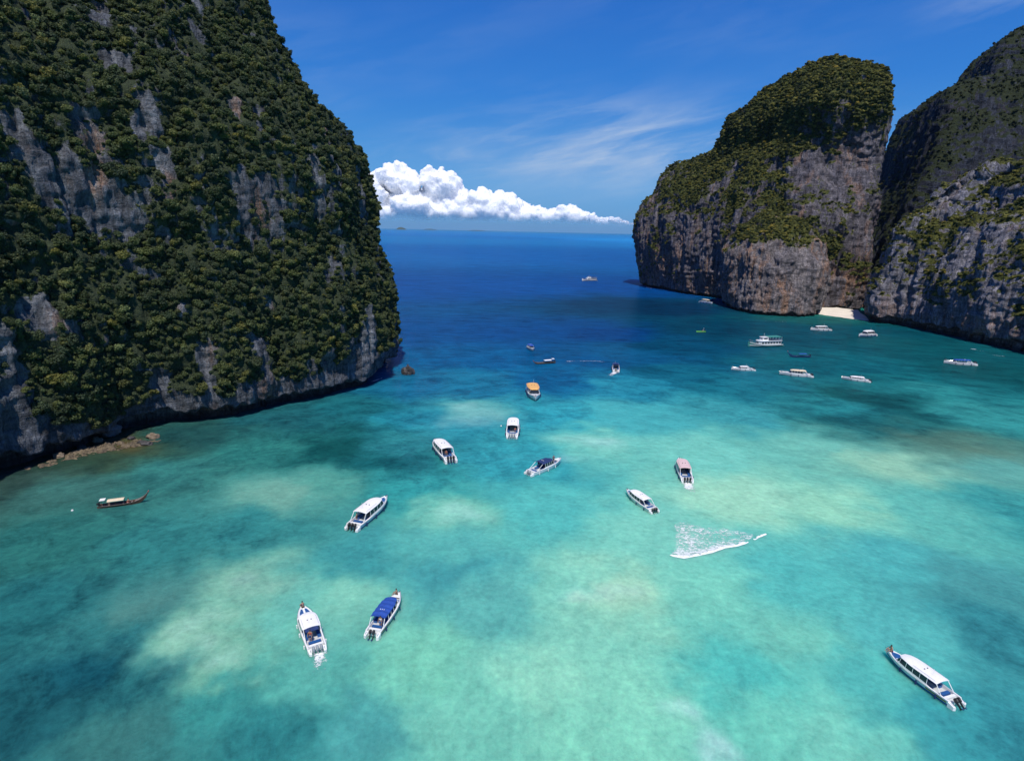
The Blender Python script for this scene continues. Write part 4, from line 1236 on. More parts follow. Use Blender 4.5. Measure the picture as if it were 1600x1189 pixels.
def make_speedboat(spec):
    L, B = spec.get('L', 12.0), spec.get('B', 3.1)
    beam, sheer = hull_fn(L, B)
    X = lambda t: -L / 2 + L * t
    root = empty('speedboat', (0, 0, 0))
    ts = [0, .1, .2, .3, .4, .5, .6, .7, .78, .85, .91, .96, 0.995]
    floor = 0.38
    def ring(t):
        b, h = max(beam(t), 0.03), sheer(t)
        bc = b * (0.86 - 0.30 * t ** 3); zc = -0.10 + 0.75 * t ** 4; zk = -0.55 + 0.95 * t ** 5
        gi = max(b - 0.26, 0.015)
        fl = floor if t < 0.80 else min(h - 0.16, floor + (t - 0.8) * 6)
        x = X(t) + (0.28 * t ** 6) * 0
        pts_ = [(x, 0, zk), (x, bc, zc), (x, (b + bc) / 2 + 0.06, (zc + h) / 2), (x, b, h - 0.1), (x, b - 0.03, h), (x, gi, h), (x, gi - 0.01, fl)]
        full = pts_ + [(x, -y, z) for _, y, z in reversed(pts_[1:])]
        return full
    R = [ring(t) for t in ts]
    m = MB(); m.rings(R, closed=True, cap0=True, cap1=True)
    m.build('hull', MT[spec.get('hull', 'white')], root, smooth=False)
    # lower stripe along each side
    if spec.get('stripe', 'stripe'):
        for sgn in (1, -1):
            q = MB(); rr = []
            for t in ts[:-1]:
                b, h = max(beam(t), 0.03), sheer(t)
                bc = b * (0.86 - 0.30 * t ** 3); zc = -0.10 + 0.75 * t ** 4
                mx_, mz = (b + bc) / 2 + 0.06, (zc + h) / 2
                lo_ = 0.12; hi_ = 0.92
                rr.append([(X(t), sgn * (bc + (mx_ - bc) * lo_ + 0.015), zc + (mz - zc) * lo_), (X(t), sgn * (bc + (mx_ - bc) * hi_ + 0.015), zc + (mz - zc) * hi_)])
            V = [v for r in rr for v in r]; F = [(2 * k, 2 * k + 1, 2 * k + 3, 2 * k + 2) for k in range(len(rr) - 1)]
            if sgn < 0: F = [f[::-1] for f in F]
            q.add(V, F); q.build('hull_stripe', MT[spec.get('stripe', 'stripe')], root)
            if spec.get('gold'):
                q = MB()
                V = []
                for t in (0.02, .1, .2, .3):
                    b, h = beam(t), sheer(t); bc = b * 0.86; mx_ = (b + bc) / 2 + 0.06; mz = (-0.1 + h) / 2
                    V += [(X(t), sgn * (mx_ + 0.02), mz + 0.02), (X(t), sgn * (b * 0.5 + mx_ * 0.5 + 0.025), (mz + h - 0.1) / 2 + 0.05)]
                q.add(V, [(0, 1, 3, 2), (2, 3, 5, 4), (4, 5, 7, 6)]); q.build('hull_flash', MT['gold'], root)
    # rub rails
    for sgn in (1, -1):
        MB().tube([(X(t), sgn * (max(beam(t), 0.03) + 0.01), sheer(t) - 0.08) for t in ts], 0.045, 5).build('rub_rail', MT['dark' if spec.get('darkrail') else 'grey'], root)
    # cockpit floor
    out = [(X(t), max(beam(t) - 0.28, 0.03)) for t in ts if t < 0.8]
    out = out + [(x, -y) for x, y in reversed(out)]
    MB().slab(out, floor - 0.03, floor + 0.02).build('cockpit_floor', MT['deck'], root)
    # foredeck
    fdt = [t for t in ((.74, .80) if spec.get('pads') else ()) + (0.84, .88, .91, .94, .97, .99)]
    out = [(X(t), max(beam(t) - 0.25, 0.02)) for t in fdt]; out = out + [(x, -y) for x, y in reversed(out)]
    MB().slab(out, lambda x, y: sheer((x + L / 2) / L) - 0.14, lambda x, y: sheer((x + L / 2) / L) - 0.04).build('foredeck', MT['white'], root)
    if spec.get('pads'):
        for sgn in (1, -1):
            o_ = [(X(.765), 0.16), (X(.765), beam(.765) - 0.42), (X(.81), beam(.81) - 0.36), (X(.875), max(beam(.875) - 0.36, 0.3)), (X(.885), 0.2)]
            o_ = [(x, sgn * y) for x, y in o_][::sgn]
            MB().slab(o_, lambda x, y: sheer((x + L / 2) / L) - 0.05, lambda x, y: sheer((x + L / 2) / L) + 0.05).build('bow_pad', MT['cushion'], root)
    # bow seats
    bs = spec.get('bow', 'cushion')
    if bs:
        for sgn in (1, -1):
            o_ = [(X(.70), 0.35), (X(.70), max(beam(.70) - 0.32, .4)), (X(.76), beam(.76) - 0.32), (X(.82), max(beam(.82) - 0.32, 0.16)), (X(.82), 0.12), (X(.76), 0.28)]
            o_ = [(x, sgn * y) for x, y in o_][::sgn]
            MB().slab(o_, lambda x, y: sheer(.72) - 0.62, lambda x, y: sheer(.72) - 0.22).build('bow_seat', MT[bs], root)
        if spec.get('bowpad'):
            o_ = [(X(.70), -beam(.70) + 0.30), (X(.70), beam(.70) - 0.30), (X(.78), beam(.78) - .30), (X(.86), beam(.86) - .26), (X(.92), 0.05), (X(.86), -beam(.86) + .26), (X(.78), -beam(.78) + .30)]
            MB().slab(o_, lambda x, y: sheer((x + L / 2) / L) - 0.16, lambda x, y: sheer((x + L / 2) / L) - 0.02).build('bow_pad', MT[bs], root)
    # swim platforms beside the motors
    for sgn in (1, -1):
        m = MB()
        o_ = [(-L / 2 - 1.0, 0.98), (-L / 2 - 0.85, 1.38), (-L / 2 + 0.05, B / 2 * 0.92), (-L / 2 + 0.05, 0.85)]
        o_ = [(x, sgn * y) for x, y in o_][::sgn]
        m.slab(o_, -0.12, lambda x, y: 0.46 + 0.32 * max(0, (x + L / 2 + 1) / 1.05))
        p_ = m.build('stern_platform', MT['white'], root)
        MB().tube([(-L / 2 - 0.75, sgn * 1.12, 0.4), (-L / 2 - 0.75, sgn * 1.12, 0.72), (-L / 2 - 0.3, sgn * 1.12, 0.9)], 0.03, 5).build('grab_rail', MT['steel'], p_)
    # roof
    kind = spec.get('roof_kind', 'hard')
    r0, r1 = spec.get('roof', (-3.7, 2.5))
    rw = B / 2 * spec.get('roof_w', 0.93)
    n_ = 14
    xs_ = [r0 + (r1 - r0) * k / n_ for k in range(n_ + 1)]
    def hw(x):
        t = (x - r0) / (r1 - r0)
        return rw * (1 - 0.42 * max(0, (t - 0.55) / 0.45) ** 2) * (1 - 0.25 * max(0, (t - 0.93) / 0.07)) * (0.96 + 0.04 * min(1, t / .2))
    rh = spec.get('roof_h', 2.35)
    def zr(x, y):
        t = (x - r0) / (r1 - r0)
        z = rh + 0.22 * (1 - (y / rw) ** 2) - 0.28 * max(0, (t - 0.75) / 0.25) ** 2 - 0.06 * max(0, 1 - t / 0.1)
        if kind == 'canvas': z += 0.055 * math.cos((x - r0) / 1.18 * 2 * PI)
        return z
    cols_ = 9
    fine = 40 if kind == 'canvas' else n_
    xs_ = [r0 + (r1 - r0) * k / fine for k in range(fine + 1)]
    V = []; F = []
    for lay in (0, 1):
        for x in xs_:
            for j in range(cols_):
                y = hw(x) * (j / (cols_ - 1) * 2 - 1)
                V.append((x, y, zr(x, y) - (0.09 if lay == 0 else 0) - (0.05 if lay and j in (0, cols_ - 1) else 0)))
    nx = len(xs_)
    off = nx * cols_
    for i in range(nx - 1):
        for j in range(cols_ - 1):
            a = i * cols_ + j
            F.append((a, a + 1, a + cols_ + 1, a + cols_)); F.append((off + a + cols_, off + a + cols_ + 1, off + a + 1, off + a))
    for i in range(nx - 1):
        for j in (0, cols_ - 1):
            a = i * cols_ + j; F.append((a, a + cols_, off + a + cols_, off + a) if j == 0 else (a + cols_, a, off + a, off + a + cols_))
    for j in range(cols_ - 1):
        a = j; F.append((a + 1, a, off + a, off + a + 1)); a = (nx - 1) * cols_ + j; F.append((a, a + 1, off + a + 1, off + a))
    rf = MB().add(V, F).build('roof', MT[spec.get('roof_col', 'roof')], root, smooth=False)
    if kind == 'hard':
        for y in (-0.32, 0.32):
            x = r0 + (r1 - r0) * 0.42
            MB().box((x, y, zr(x, y) + 0.04), (0.16, 0.16, 0.10)).build('roof_vent', MT['dark'], rf)
        x = r0 + (r1 - r0) * 0.22
        MB().tube([(x, 0.3, zr(x, 0)), (x - 0.1, 0.3, zr(x, 0) + 1.1)], 0.02, 4).build('antenna', MT['white'], rf)
        for sgn in (1, -1):
            MB().tube([(r0 + 0.4, sgn * rw * 0.8, zr(r0, rw * .8) + 0.09), (r0 + (r1 - r0) * .6, sgn * rw * 0.8, zr(0, rw * .8) + 0.10)], 0.022, 4).build('roof_rail', MT['grey'], rf)
    else:
        x = r0 + (r1 - r0) * 0.30
        for y in (-0.35, 0.0, 0.35):
            MB().box((x, y, zr(x, y) + 0.08), (0.14, 0.12, 0.12)).build('roof_light', MT['white'], rf)
    # side panels with dark windows, posts
    w0, w1 = r0 + (r1 - r0) * spec.get('win0', 0.22), r0 + (r1 - r0) * 0.93
    for sgn in (1, -1):
        npan = 4
        for k in range(npan):
            xa, xb = w0 + (w1 - w0) * (k + 0.04) / npan, w0 + (w1 - w0) * (k + 0.96) / npan
            V = []
            for x in (xa, xb):
                t = (x + L / 2) / L
                yb, zb = sgn * (beam(t) - 0.10), sheer(t) + (0.28 if spec.get('coaming', True) else 0.05)
                yt, zt = sgn * (hw(min(max(x, r0), r1)) - 0.10), zr(x, hw(x)) - 0.12
                V += [(x, yb, zb), (x, yt, zt), (x, yb - sgn * 0.05, zb), (x, yt - sgn * 0.05, zt)]
            fr = MB().add(V, [(0, 1, 5, 4), (3, 2, 6, 7), (0, 4, 6, 2), (1, 3, 7, 5), (0, 2, 3, 1), (4, 5, 7, 6)])
            if spec.get('open'):
                continue
            fr.build('side_window', MT['glass'], root)
        for k in range(npan + 1):
            x = w0 + (w1 - w0) * k / npan; t = (x + L / 2) / L
            MB().tube([(x, sgn * (beam(t) - 0.12), sheer(t) - 0.02), (x, sgn * (hw(x) - 0.1), zr(x, hw(x)) - 0.08)], 0.045, 5).build('post', MT['white'], root)
        if spec.get('coaming', True) and not spec.get('open'):
            rr = []
            for k in range(9):
                x = w0 - 0.5 + (w1 + 0.2 - w0 + 0.5) * k / 8; t = (x + L / 2) / L
                h_ = 0.28 * min(1, k / 2 + 0.2)
                rr.append([(x, sgn * (beam(t) - 0.05), sheer(t) - 0.02), (x, sgn * (beam(t) - 0.09), sheer(t) + h_), (x, sgn * (beam(t) - 0.17), sheer(t) + h_), (x, sgn * (beam(t) - 0.22), sheer(t) - 0.02)])
            MB().rings(rr).build('coaming', MT['white'], root)
        # rear corner post
        MB().tube([(-L / 2 + 1.2, sgn * (B / 2 - 0.2), sheer(0.1)), (r0 + 0.15, sgn * (hw(r0) - 0.12), zr(r0, rw) - 0.05)], 0.06, 6).build('post', MT['white'], root)
    # windshield
    xa = w1 + 0.05; t = (xa + L / 2) / L
    yb = beam(t) - 0.12; yt = hw(min(xa, r1)) - 0.1
    V = [(xa + 0.75, -yb * .62, sheer(t) + .12), (xa + 0.75, yb * .62, sheer(t) + .12), (xa, yt * .9, zr(xa, 0) - .12), (xa, -yt * .9, zr(xa, 0) - .12),
         (xa, -yb, sheer(t) + .12), (xa, yb, sheer(t) + .12)]
    V2 = [(x - 0.05, y, z) for x, y, z in V]
    MB().add(V + V2, [(0, 1, 2, 3), (1, 5, 2), (4, 0, 3), (9, 8, 7, 6)]).build('windshield', MT['glass'], root)
    MB().slab([(xa - .4, -yb), (xa + 0.95, -yb * .62), (xa + 0.95, yb * .62), (xa - .4, yb)], sheer(t) - 0.35, sheer(t) + 0.12).build('dashboard', MT['white'], root)
    # benches
    for sgn in (1, -1):
        b_ = MB(); b_.box((-0.8, sgn * (B / 2 - 0.62), floor + 0.22), (4.6, 0.55, 0.42)); b_.build('bench', MT['cushion'], root)
    MB().box((-L / 2 + 1.55, 0, floor + 0.25), (0.55, B - 1.3, 0.5)).build('rear_bench', MT[spec.get('rear', 'cushion')], root)
    MB().box((-L / 2 + 0.72, 0, floor + 0.25), (0.45, B - 0.9, 0.55)).build('motor_well', MT['white'], root)
    if spec.get('aft_shade'):
        x = r0 - 0.35
        MB().box((x, 0.1, rh - 0.1), (0.95, B * 0.66, 0.07), Matrix.Rotation(math.radians(-6), 3, 'Y')).build('sunshade', MT['navy'], root)
    # motors
    nm_ = spec.get('motors', 3)
    mc = MT[spec.get('motor_col', 'dark')]
    for k in range(nm_):
        y = (k - (nm_ - 1) / 2) * 0.62
        tilt = Matrix.Rotation(math.radians(spec.get('tilt', 22)), 3, 'Y')
        base = Vector((-L / 2 - 0.35, y, 0.95))
        rr = []
        for z, sx_, sy_ in ((-0.32, .34, .20), (-0.1, .46, .25), (0.18, .48, .25), (0.36, .38, .20), (0.42, .2, .1)):
            ring_ = []
            for q in range(10):
                a = 2 * PI * q / 10
                ring_.append(base + tilt @ Vector((math.cos(a) * sx_ * 0.8 - 0.12, math.sin(a) * sy_, z)))
            rr.append(ring_)
        cw = MB().rings(rr).build('outboard_motor', mc, root)
        lg = MB(); lg.box(base + tilt @ Vector((-0.08, 0, -0.75)), (0.26, 0.13, 0.95), tilt); lg.box(base + tilt @ Vector((-0.15, 0, -1.2)), (0.6, 0.12, 0.14), tilt)
        lg.build('motor_leg', mc, cw)
        pr = MB()
        for q in range(3):
            pr.box(base + tilt @ Vector((-0.48, 0.09 * math.cos(2.1 * q), -1.2 + 0.12 * math.sin(2.1 * q))), (0.03, 0.1, 0.2), tilt @ Matrix.Rotation(2.1 * q, 3, 'X'))
        pr.build('propeller', MT['steel'], cw)
    # fenders
    for sgn in (1, -1):
        for t in spec.get('fenders', (0.15, 0.42, 0.66)):
            z = sheer(t)
            MB().tube([(X(t), sgn * (beam(t) + 0.17), z - 0.25), (X(t), sgn * (beam(t) + 0.19), z - 0.35), (X(t), sgn * (beam(t) + 0.17), z - 0.85), (X(t), sgn * (beam(t) + 0.15), z - 0.95)], 0.13, 7).build('fender', MT[spec.get('fender_col', 'navy')], root)
    # bow rail and fittings
    for sgn in (1, -1):
        MB().tube([(X(t), sgn * max(beam(t) - 0.1, 0.02), sheer(t) + (0.38 if 0.74 < t < .99 else 0.0)) for t in (.72, .76, .84, .9, .95, .985)], 0.022, 5).build('bow_rail', MT['steel'], root)
    MB().box((X(.965), 0, sheer(.965) + 0.06), (0.3, 0.16, 0.16)).build('anchor_winch', MT['dark'], root)
    MB().tube([(X(.95), 0.02, sheer(.95)), (X(1.0) + .15, 0, sheer(1.0) - .05), (X(1.0) + 0.2, 0, sheer(1) - 0.35)], 0.05, 5).build('anchor', MT['steel'], root)
    return root


def make_longtail(spec):
    L, B = spec.get('L', 10.5), 1.9
    root = empty('longtail_boat', (0, 0, 0))
    X = lambda t: -L / 2 + L * t
    def beam(t): return B / 2 * max(0.05, (1 - max(0, (t - .35) / .65) ** 1.9) * (1 - 0.35 * max(0, (0.25 - t) / .25) ** 1.5))
    def sheer(t): return 0.55 + 0.16 * max(0, .3 - t) + (2.0 if spec.get('prow', 1) else .9) * max(0, (t - .55) / .45) ** 3
    ts = [0, .08, .18, .3, .42, .54, .64, .73, .81, .88, .94, .985, 1.0]
    R = []
    for t in ts:
        b, h = beam(t), sheer(t)
        zk = -0.35 + (h + 0.15) * max(0, (t - .55) / .45) ** 2.4
        x = X(t)
        P_ = [(x, 0, zk), (x, b * .7, zk + 0.16), (x, b, h), (x, max(b - .09, .015), h + .01), (x, max(b * .7 - .06, .01), min(h - .02, max(zk + .3, 0.08)))]
        R.append(P_ + [(x_, -y, z) for x_, y, z in reversed(P_[1:])])
    MB().rings(R).build('hull', MT[spec.get('hull', 'wood')], root)
    MB().box((X(.26), 0, 0.14), (L * .5, 1.15, 0.05)).build('deck_board', MT['wood2'], root)
    for t in (.5, .58, .66):
        MB().box((X(t), 0, sheer(t) - .1), (0.22, beam(t) * 1.8, 0.05)).build('thwart', MT['wood2'], root)
    o_ = [(X(t), beam(t) - .06) for t in (.72, .8, .87, .93)]; o_ += [(x, -y) for x, y in reversed(o_)]
    MB().slab(o_, lambda x, y: sheer((x + L / 2) / L) - .16, lambda x, y: sheer((x + L / 2) / L) - .08).build('foredeck', MT[spec.get('fore', 'wood2')], root)
    for sgn in (1, -1):
        MB().tube([(X(t), sgn * (beam(t) + .01), sheer(t)) for t in ts[:-1]], 0.04, 5).build('gunwale', MT[spec.get('rail', 'wood2')], root)
    c0_, c1_ = X(.2), X(.52)
    def zc(x, y): return 1.72 - 0.16 * (y / .85) ** 2
    ys = [-.85, -.5, 0, .5, .85]
    V = [(x, y, zc(x, y) - d) for d in (.07, 0) for x in (c0_, c1_) for y in ys]
    F = []
    for j in range(4):
        F += [(j, j + 1, 5 + j + 1, 5 + j), (10 + 5 + j, 10 + 5 + j + 1, 10 + j + 1, 10 + j), (j + 1, j, 10 + j, 10 + j + 1), (5 + j, 6 + j, 16 + j, 15 + j)]
    F += [(0, 5, 15, 10), (9, 4, 14, 19)]
    MB().add(V, F).build('canopy', MT[spec.get('canopy', 'roof')], root)
    for x in (c0_ + .1, (c0_ + c1_) / 2, c1_ - .1):
        for sgn in (1, -1):
            t = (x + L / 2) / L
            MB().tube([(x, sgn * (beam(t) - .05), sheer(t) - .05), (x, sgn * .78, 1.60)], 0.03, 5).build('post', MT['wood'], root)
    if spec.get('helm'):
        MB().box((X(.11), 0, 2.0), (1.15, 1.35, .07)).build('helm_roof', MT[spec.get('helm', 'roof')], root)
        for dx in (-.45, .45):
            for sgn in (1, -1):
                MB().tube([(X(.11) + dx, sgn * .55, .5), (X(.11) + dx, sgn * .58, 1.98)], 0.03, 5).build('post', MT['wood'], root)
    e = MB(); e.box((X(.02), 0, .95), (.7, .42, .42)); e.box((X(.02) + .1, .1, 1.22), (.3, .2, .2))
    eng = e.build('engine', MT['dark'], root)
    MB().tube([(X(.02), 0, .95), (X(0) - 2.4, .15, -.2)], 0.035, 5).build('tail_shaft', MT['steel'], eng)
    MB().tube([(X(.02), 0, 1.0), (X(.02) + 1.2, .1, 1.35)], 0.025, 5).build('tiller', MT['steel'], eng)
    MB().tube([(X(.985), 0, sheer(.985) - .05), (X(1.0) + .18, 0, sheer(1) + .45)], 0.075, 6, r1=.045).build('prow_post', MT[spec.get('rail', 'wood2')], root)
    rb = MB(); rb.tube([(X(1.0) + .02, 0, sheer(1) + .0), (X(1.0) + .1, 0, sheer(1) + .25)], 0.12, 7); rb.build('prow_ribbon', MT[spec.get('ribbon', 'red')], root)
    return root


def make_ship(spec):
    """two deck tour boat: lower cabin, wheelhouse forward, open upper deck under an awning"""
    L, B = spec['L'], spec['B']
    hc = MT[spec['hull']]
    root = empty('tour_boat', (0, 0, 0))
    X = lambda t: -L / 2 + L * t
    def beam(t): return B / 2 * (1 - max(0, (t - .55) / .45) ** 2.3) * (.88 + .12 * min(1, t / .25))
    def sheer(t): return 1.15 + 1.5 * max(0, (t - .45) / .55) ** 1.8 + .15 * max(0, .2 - t)
    ts = [0, .1, .2, .35, .5, .6, .7, .78, .85, .91, .96, .995]
    R = []
    for t in ts:
        b, h = max(beam(t), .04), sheer(t)
        zk = -.9 + 1.4 * t ** 6
        x = X(t)
        P_ = [(x, 0, zk), (x, b * (.80 - .35 * t ** 3), -.15 + .5 * t ** 5), (x, b, h), (x, max(b - .14, .02), h), (x, max(b - .16, .015), min(h - .06, .75 + 1.2 * max(0, t - .6)))]
        R.append(P_ + [(x_, -y, z) for x_, y, z in reversed(P_[1:])])
    MB().rings(R).build('hull', hc, root)
    for sgn in (1, -1):
        q = MB(); V = []
        for t in ts[:-1]:
            V += [(X(t), sgn * (max(beam(t), .04) + .03), sheer(t) - .34), (X(t), sgn * (max(beam(t), .04) + .035), sheer(t) - .06)]
        F = [(2 * k, 2 * k + 1, 2 * k + 3, 2 * k + 2)[::-sgn] for k in range(len(ts) - 2)]
        q.add(V, F).build('hull_stripe', MT[spec.get('stripe', 'white')], root)
    out = [(X(t), max(beam(t) - .17, .03)) for t in ts[:-1]]; out += [(x, -y) for x, y in reversed(out)]
    MB().slab(out, .70, lambda x, y: .80 + 1.2 * max(0, (x + L / 2) / L - .6)).build('main_deck', MT['deck'], root)
    ca, cb = X(.06), X(.66)
    cw_ = B / 2 - .45
    cab = MB().slab([(ca, -cw_), (cb, -cw_), (cb + .9, -cw_ * .55), (cb + .9, cw_ * .55), (cb, cw_), (ca, cw_)], .82, 2.75).build('cabin', MT[spec.get('cabin', 'white')], root)
    n_ = int((cb - ca) / 1.35)
    for sgn in (1, -1):
        for k in range(n_):
            x = ca + (k + .5) * (cb - ca) / n_
            MB().box((x, sgn * (cw_ + .01), 1.95), ((cb - ca) / n_ * .72, .06, .78)).build('window', MT['glass'], cab)
    MB().box((cb + .92, 0, 2.0), (.06, cw_ * .9, .6)).build('window', MT['glass'], cab)
    dk = [(ca - .3, -B / 2 + .12), (cb + .2, -B / 2 + .2), (cb + 1.1, -cw_ * .6), (cb + 1.1, cw_ * .6), (cb + .2, B / 2 - .2), (ca - .3, B / 2 - .12)]
    MB().slab(dk, 2.76, 2.88).build('upper_deck', MT['white'], root)
    wa, wb = X(.44), X(.62)
    wh = MB(); wh.rings([[(wa, -cw_ * .75, 2.89), (wb, -cw_ * .75, 2.89), (wb + .4, 0, 2.89), (wb, cw_ * .75, 2.89), (wa, cw_ * .75, 2.89)],
                         [(wa, -cw_ * .7, 4.35), (wb - .35, -cw_ * .7, 4.35), (wb - .05, 0, 4.35), (wb - .35, cw_ * .7, 4.35), (wa, cw_ * .7, 4.35)]])
    w_o = wh.build('wheelhouse', MT['white'], root)
    for sgn in (1, -1):
        MB().box(((wa + wb) / 2 - .1, sgn * (cw_ * .725 + .02), 3.85), ((wb - wa) * .6, .06, .5)).build('window', MT['glass'], w_o)
    MB().box((wb + .02, 0, 3.85), (.08, cw_ * 1.0, .5), Matrix.Rotation(math.radians(-14), 3, 'Y')).build('window', MT['glass'], w_o)
    MB().slab([(wa - .2, -cw_ * .8), (wb, -cw_ * .8), (wb + .3, 0), (wb, cw_ * .8), (wa - .2, cw_ * .8)], 4.36, 4.46).build('wheelhouse_roof', MT['white'], w_o)
    ra, rb_ = ca - .2, wa - .1
    MB().slab([(ra, -B / 2 + .25), (rb_, -B / 2 + .25), (rb_, B / 2 - .25), (ra, B / 2 - .25)], lambda x, y: 4.5 + .1 * (1 - (y / B * 2) ** 2), lambda x, y: 4.58 + .1 * (1 - (y / B * 2) ** 2)).build('awning', MT[spec['awning']], root)
    k_ = 5
    for k in range(k_):
        x = ra + .2 + (rb_ - ra - .4) * k / (k_ - 1)
        for sgn in (1, -1):
            MB().tube([(x, sgn * (B / 2 - .32), 2.88), (x, sgn * (B / 2 - .32), 4.52)], .04, 5).build('post', MT['white'], root)
    for sgn in (1, -1):
        MB().tube([(ca - .2, sgn * (B / 2 - .2), 3.75), (wa, sgn * (B / 2 - .2), 3.75)], .03, 4).build('deck_rail', MT['steel'], root)
        MB().tube([(X(t), sgn * max(beam(t) - .08, .03), sheer(t) + .75) for t in (.68, .78, .88, .97)], .03, 4).build('bow_rail', MT['steel'], root)
        for t in (.7, .8, .9):
            MB().tube([(X(t), sgn * (beam(t) - .08), sheer(t)), (X(t), sgn * (beam(t) - .08), sheer(t) + .75)], .025, 4).build('rail_post', MT['steel'], root)
    for k in range(3):
        MB().box((ra + 1.2 + 1.5 * k, 0, 3.15), (.45, B - 1.6, .45)).build('bench', MT['cushion'], root)
    mst = MB().tube([((wa + wb) / 2, 0, 4.46), ((wa + wb) / 2, 0, 6.3)], .05, 5, r1=.03).build('mast', MT['white'], root)
    MB().tube([((wa + wb) / 2, -.5, 5.6), ((wa + wb) / 2, .5, 5.6)], .03, 4).build('spreader', MT['white'], mst)
    MB().box((X(0) - .5, 0, .3), (1.1, B * .7, .1)).build('dive_platform', hc, root)
    return root


def make_dinghy():
    root = empty('dinghy', (0, 0, 0))
    L = 5.2
    R = []
    for t in (0, .2, .4, .6, .8, .93, 1.0):
        b = .72 * (1 - max(0, (t - .4) / .6) ** 2.2) + .03
        x = -L / 2 + L * t; h = .5 + .35 * t ** 3
        P_ = [(x, 0, -.2 + .4 * t ** 4), (x, b * .8, -.02 + .2 * t ** 3), (x, b, h), (x, max(b - .08, .01), h), (x, max(b - .12, .01), .12 + .3 * t ** 4)]
        R.append(P_ + [(x_, -y, z) for x_, y, z in reversed(P_[1:])])
    MB().rings(R).build('hull', MT['lime'], root)
    for x in (-1.3, 0.1, 1.1):
        MB().box((x, 0, .42), (.3, 1.1, .05)).build('thwart', MT['white'], root)
    MB().box((-2.8, 0, .7), (.3, .3, .5), taper=.8).build('outboard_motor', MT['dark'], root)
    MB().tube([(-1.7, 0, .3), (-1.7, 0, 2.3)], .04, 5).build('pole', MT['white'], root)
    return root


# ---- people: one skinned body each, clothes as children
def make_person(pose, shirt, shorts, name='person'):
    if pose == 'stand':
        J = {'hip': (0, 0, .92), 'waist': (0, 0, 1.08), 'chest': (.01, 0, 1.33), 'neck': (.01, 0, 1.50), 'head': (.03, 0, 1.63), 'top': (.03, 0, 1.72),
             'ls': (0, .19, 1.42), 'le': (.06, .27, 1.16), 'lw': (.20, .25, .95), 'lh': (.26, .24, .88), 'lk': (.03, .11, .50), 'la': (0, .12, .08), 'lf': (.16, .13, .03), 'lp': (0, .1, .88)}
    else:
        J = {'hip': (0, 0, .12), 'waist': (.02, 0, .28), 'chest': (.07, 0, .52), 'neck': (.10, 0, .68), 'head': (.14, 0, .81), 'top': (.15, 0, .90),
             'ls': (.08, .19, .60), 'le': (.20, .27, .38), 'lw': (.36, .18, .34), 'lh': (.44, .16, .34), 'lk': (.42, .17, .38), 'la': (.62, .14, .06), 'lf': (.76, .15, .03), 'lp': (.04, .1, .11)}
    for k in list(J):
        if k[0] == 'l' and len(k) == 2:
            x, y, z = J[k]; J['r' + k[1]] = (x * (1.05 if k in ('le', 'lw') else 1), -y, z)
    rad_ = {'hip': .15, 'waist': .125, 'chest': .16, 'neck': .055, 'head': .092, 'top': .06, 'ls': .062, 'le': .043, 'lw': .032, 'lh': .036, 'lp': .09, 'lk': .058, 'la': .04, 'lf': .035}
    E_ = [('hip', 'waist'), ('waist', 'chest'), ('chest', 'neck'), ('neck', 'head'), ('head', 'top')]
    for s_ in 'lr':
        E_ += [('chest', s_ + 's'), (s_ + 's', s_ + 'e'), (s_ + 'e', s_ + 'w'), (s_ + 'w', s_ + 'h'), ('hip', s_ + 'p'), (s_ + 'p', s_ + 'k'), (s_ + 'k', s_ + 'a'), (s_ + 'a', s_ + 'f')]
    def skin(nm, edges, grow, mat, parent):
        ks = list(dict.fromkeys(k for e in edges for k in e))
        me_ = bpy.data.meshes.new(nm)
        me_.from_pydata([J[k] for k in ks], [(ks.index(a), ks.index(b)) for a, b in edges], [])
        o = mesh_obj(nm, me_, mat, parent)
        md = o.modifiers.new('skin', 'SKIN'); md.use_smooth_shade = True
        for i, k in enumerate(ks):
            r_ = rad_.get(k, rad_.get('l' + k[1:], .05)) * grow
            me_.skin_vertices[0].data[i].radius = (r_ * (0.8 if k in ('hip', 'waist', 'chest') else 1), r_)
        me_.skin_vertices[0].data[0].use_root = True
        sb = o.modifiers.new('round', 'SUBSURF'); sb.levels = 1; sb.render_levels = 1
        return o
    body = skin(name, E_, 1.0, MT['skin'], None)
    skin('shirt', [('waist', 'chest'), ('chest', 'ls'), ('chest', 'rs')], 1.16, MT[shirt], body)
    skin('shorts', [('hip', 'lp'), ('hip', 'rp')], 1.18, MT[shorts], body)
    hd = Vector(J['head'])
    h_ = MB(); rr = []
    for z, q in ((-.02, .098), (.03, .108), (.08, .095), (.115, .05)):
        rr.append([(hd.x - .02 + math.cos(a) * q, hd.y + math.sin(a) * q * .9, hd.z + z) for a in np.linspace(0, 2 * PI, 8, endpoint=False)])
    h_.rings(rr).build('hair', MT['hair'], body, smooth=True)
    MB().box((hd.x + .095, 0, hd.z - .01), (.03, .022, .035)).build('nose', MT['skin'], body)
    return body


LEN = {}
def place(root, bow, stern, zb=1.3, zs=0.5, L=12.0, fixed=None):
    """put a boat so that its bow and stern stand over the two sighted points; its size follows from them"""
    pb, ps = ground(*bow, zb), ground(*stern, zs)
    d = pb - ps
    got = float(np.hypot(*d))
    c = (pb + ps) / 2
    sc = got / (L + 0.6)
    if fixed: sc = fixed
    sc = min(max(sc, 0.72), 1.2)
    root.location = (c[0], c[1], 0.0)
    root.rotation_euler = (math.radians(random.uniform(-1.5, 1.5)), math.radians(random.uniform(-1, 1)), math.atan2(d[1], d[0]))
    root.scale = (sc,) * 3
    LEN[root.name] = (round(got, 1), round(sc, 2))
    return c, math.atan2(d[1], d[0]), sc


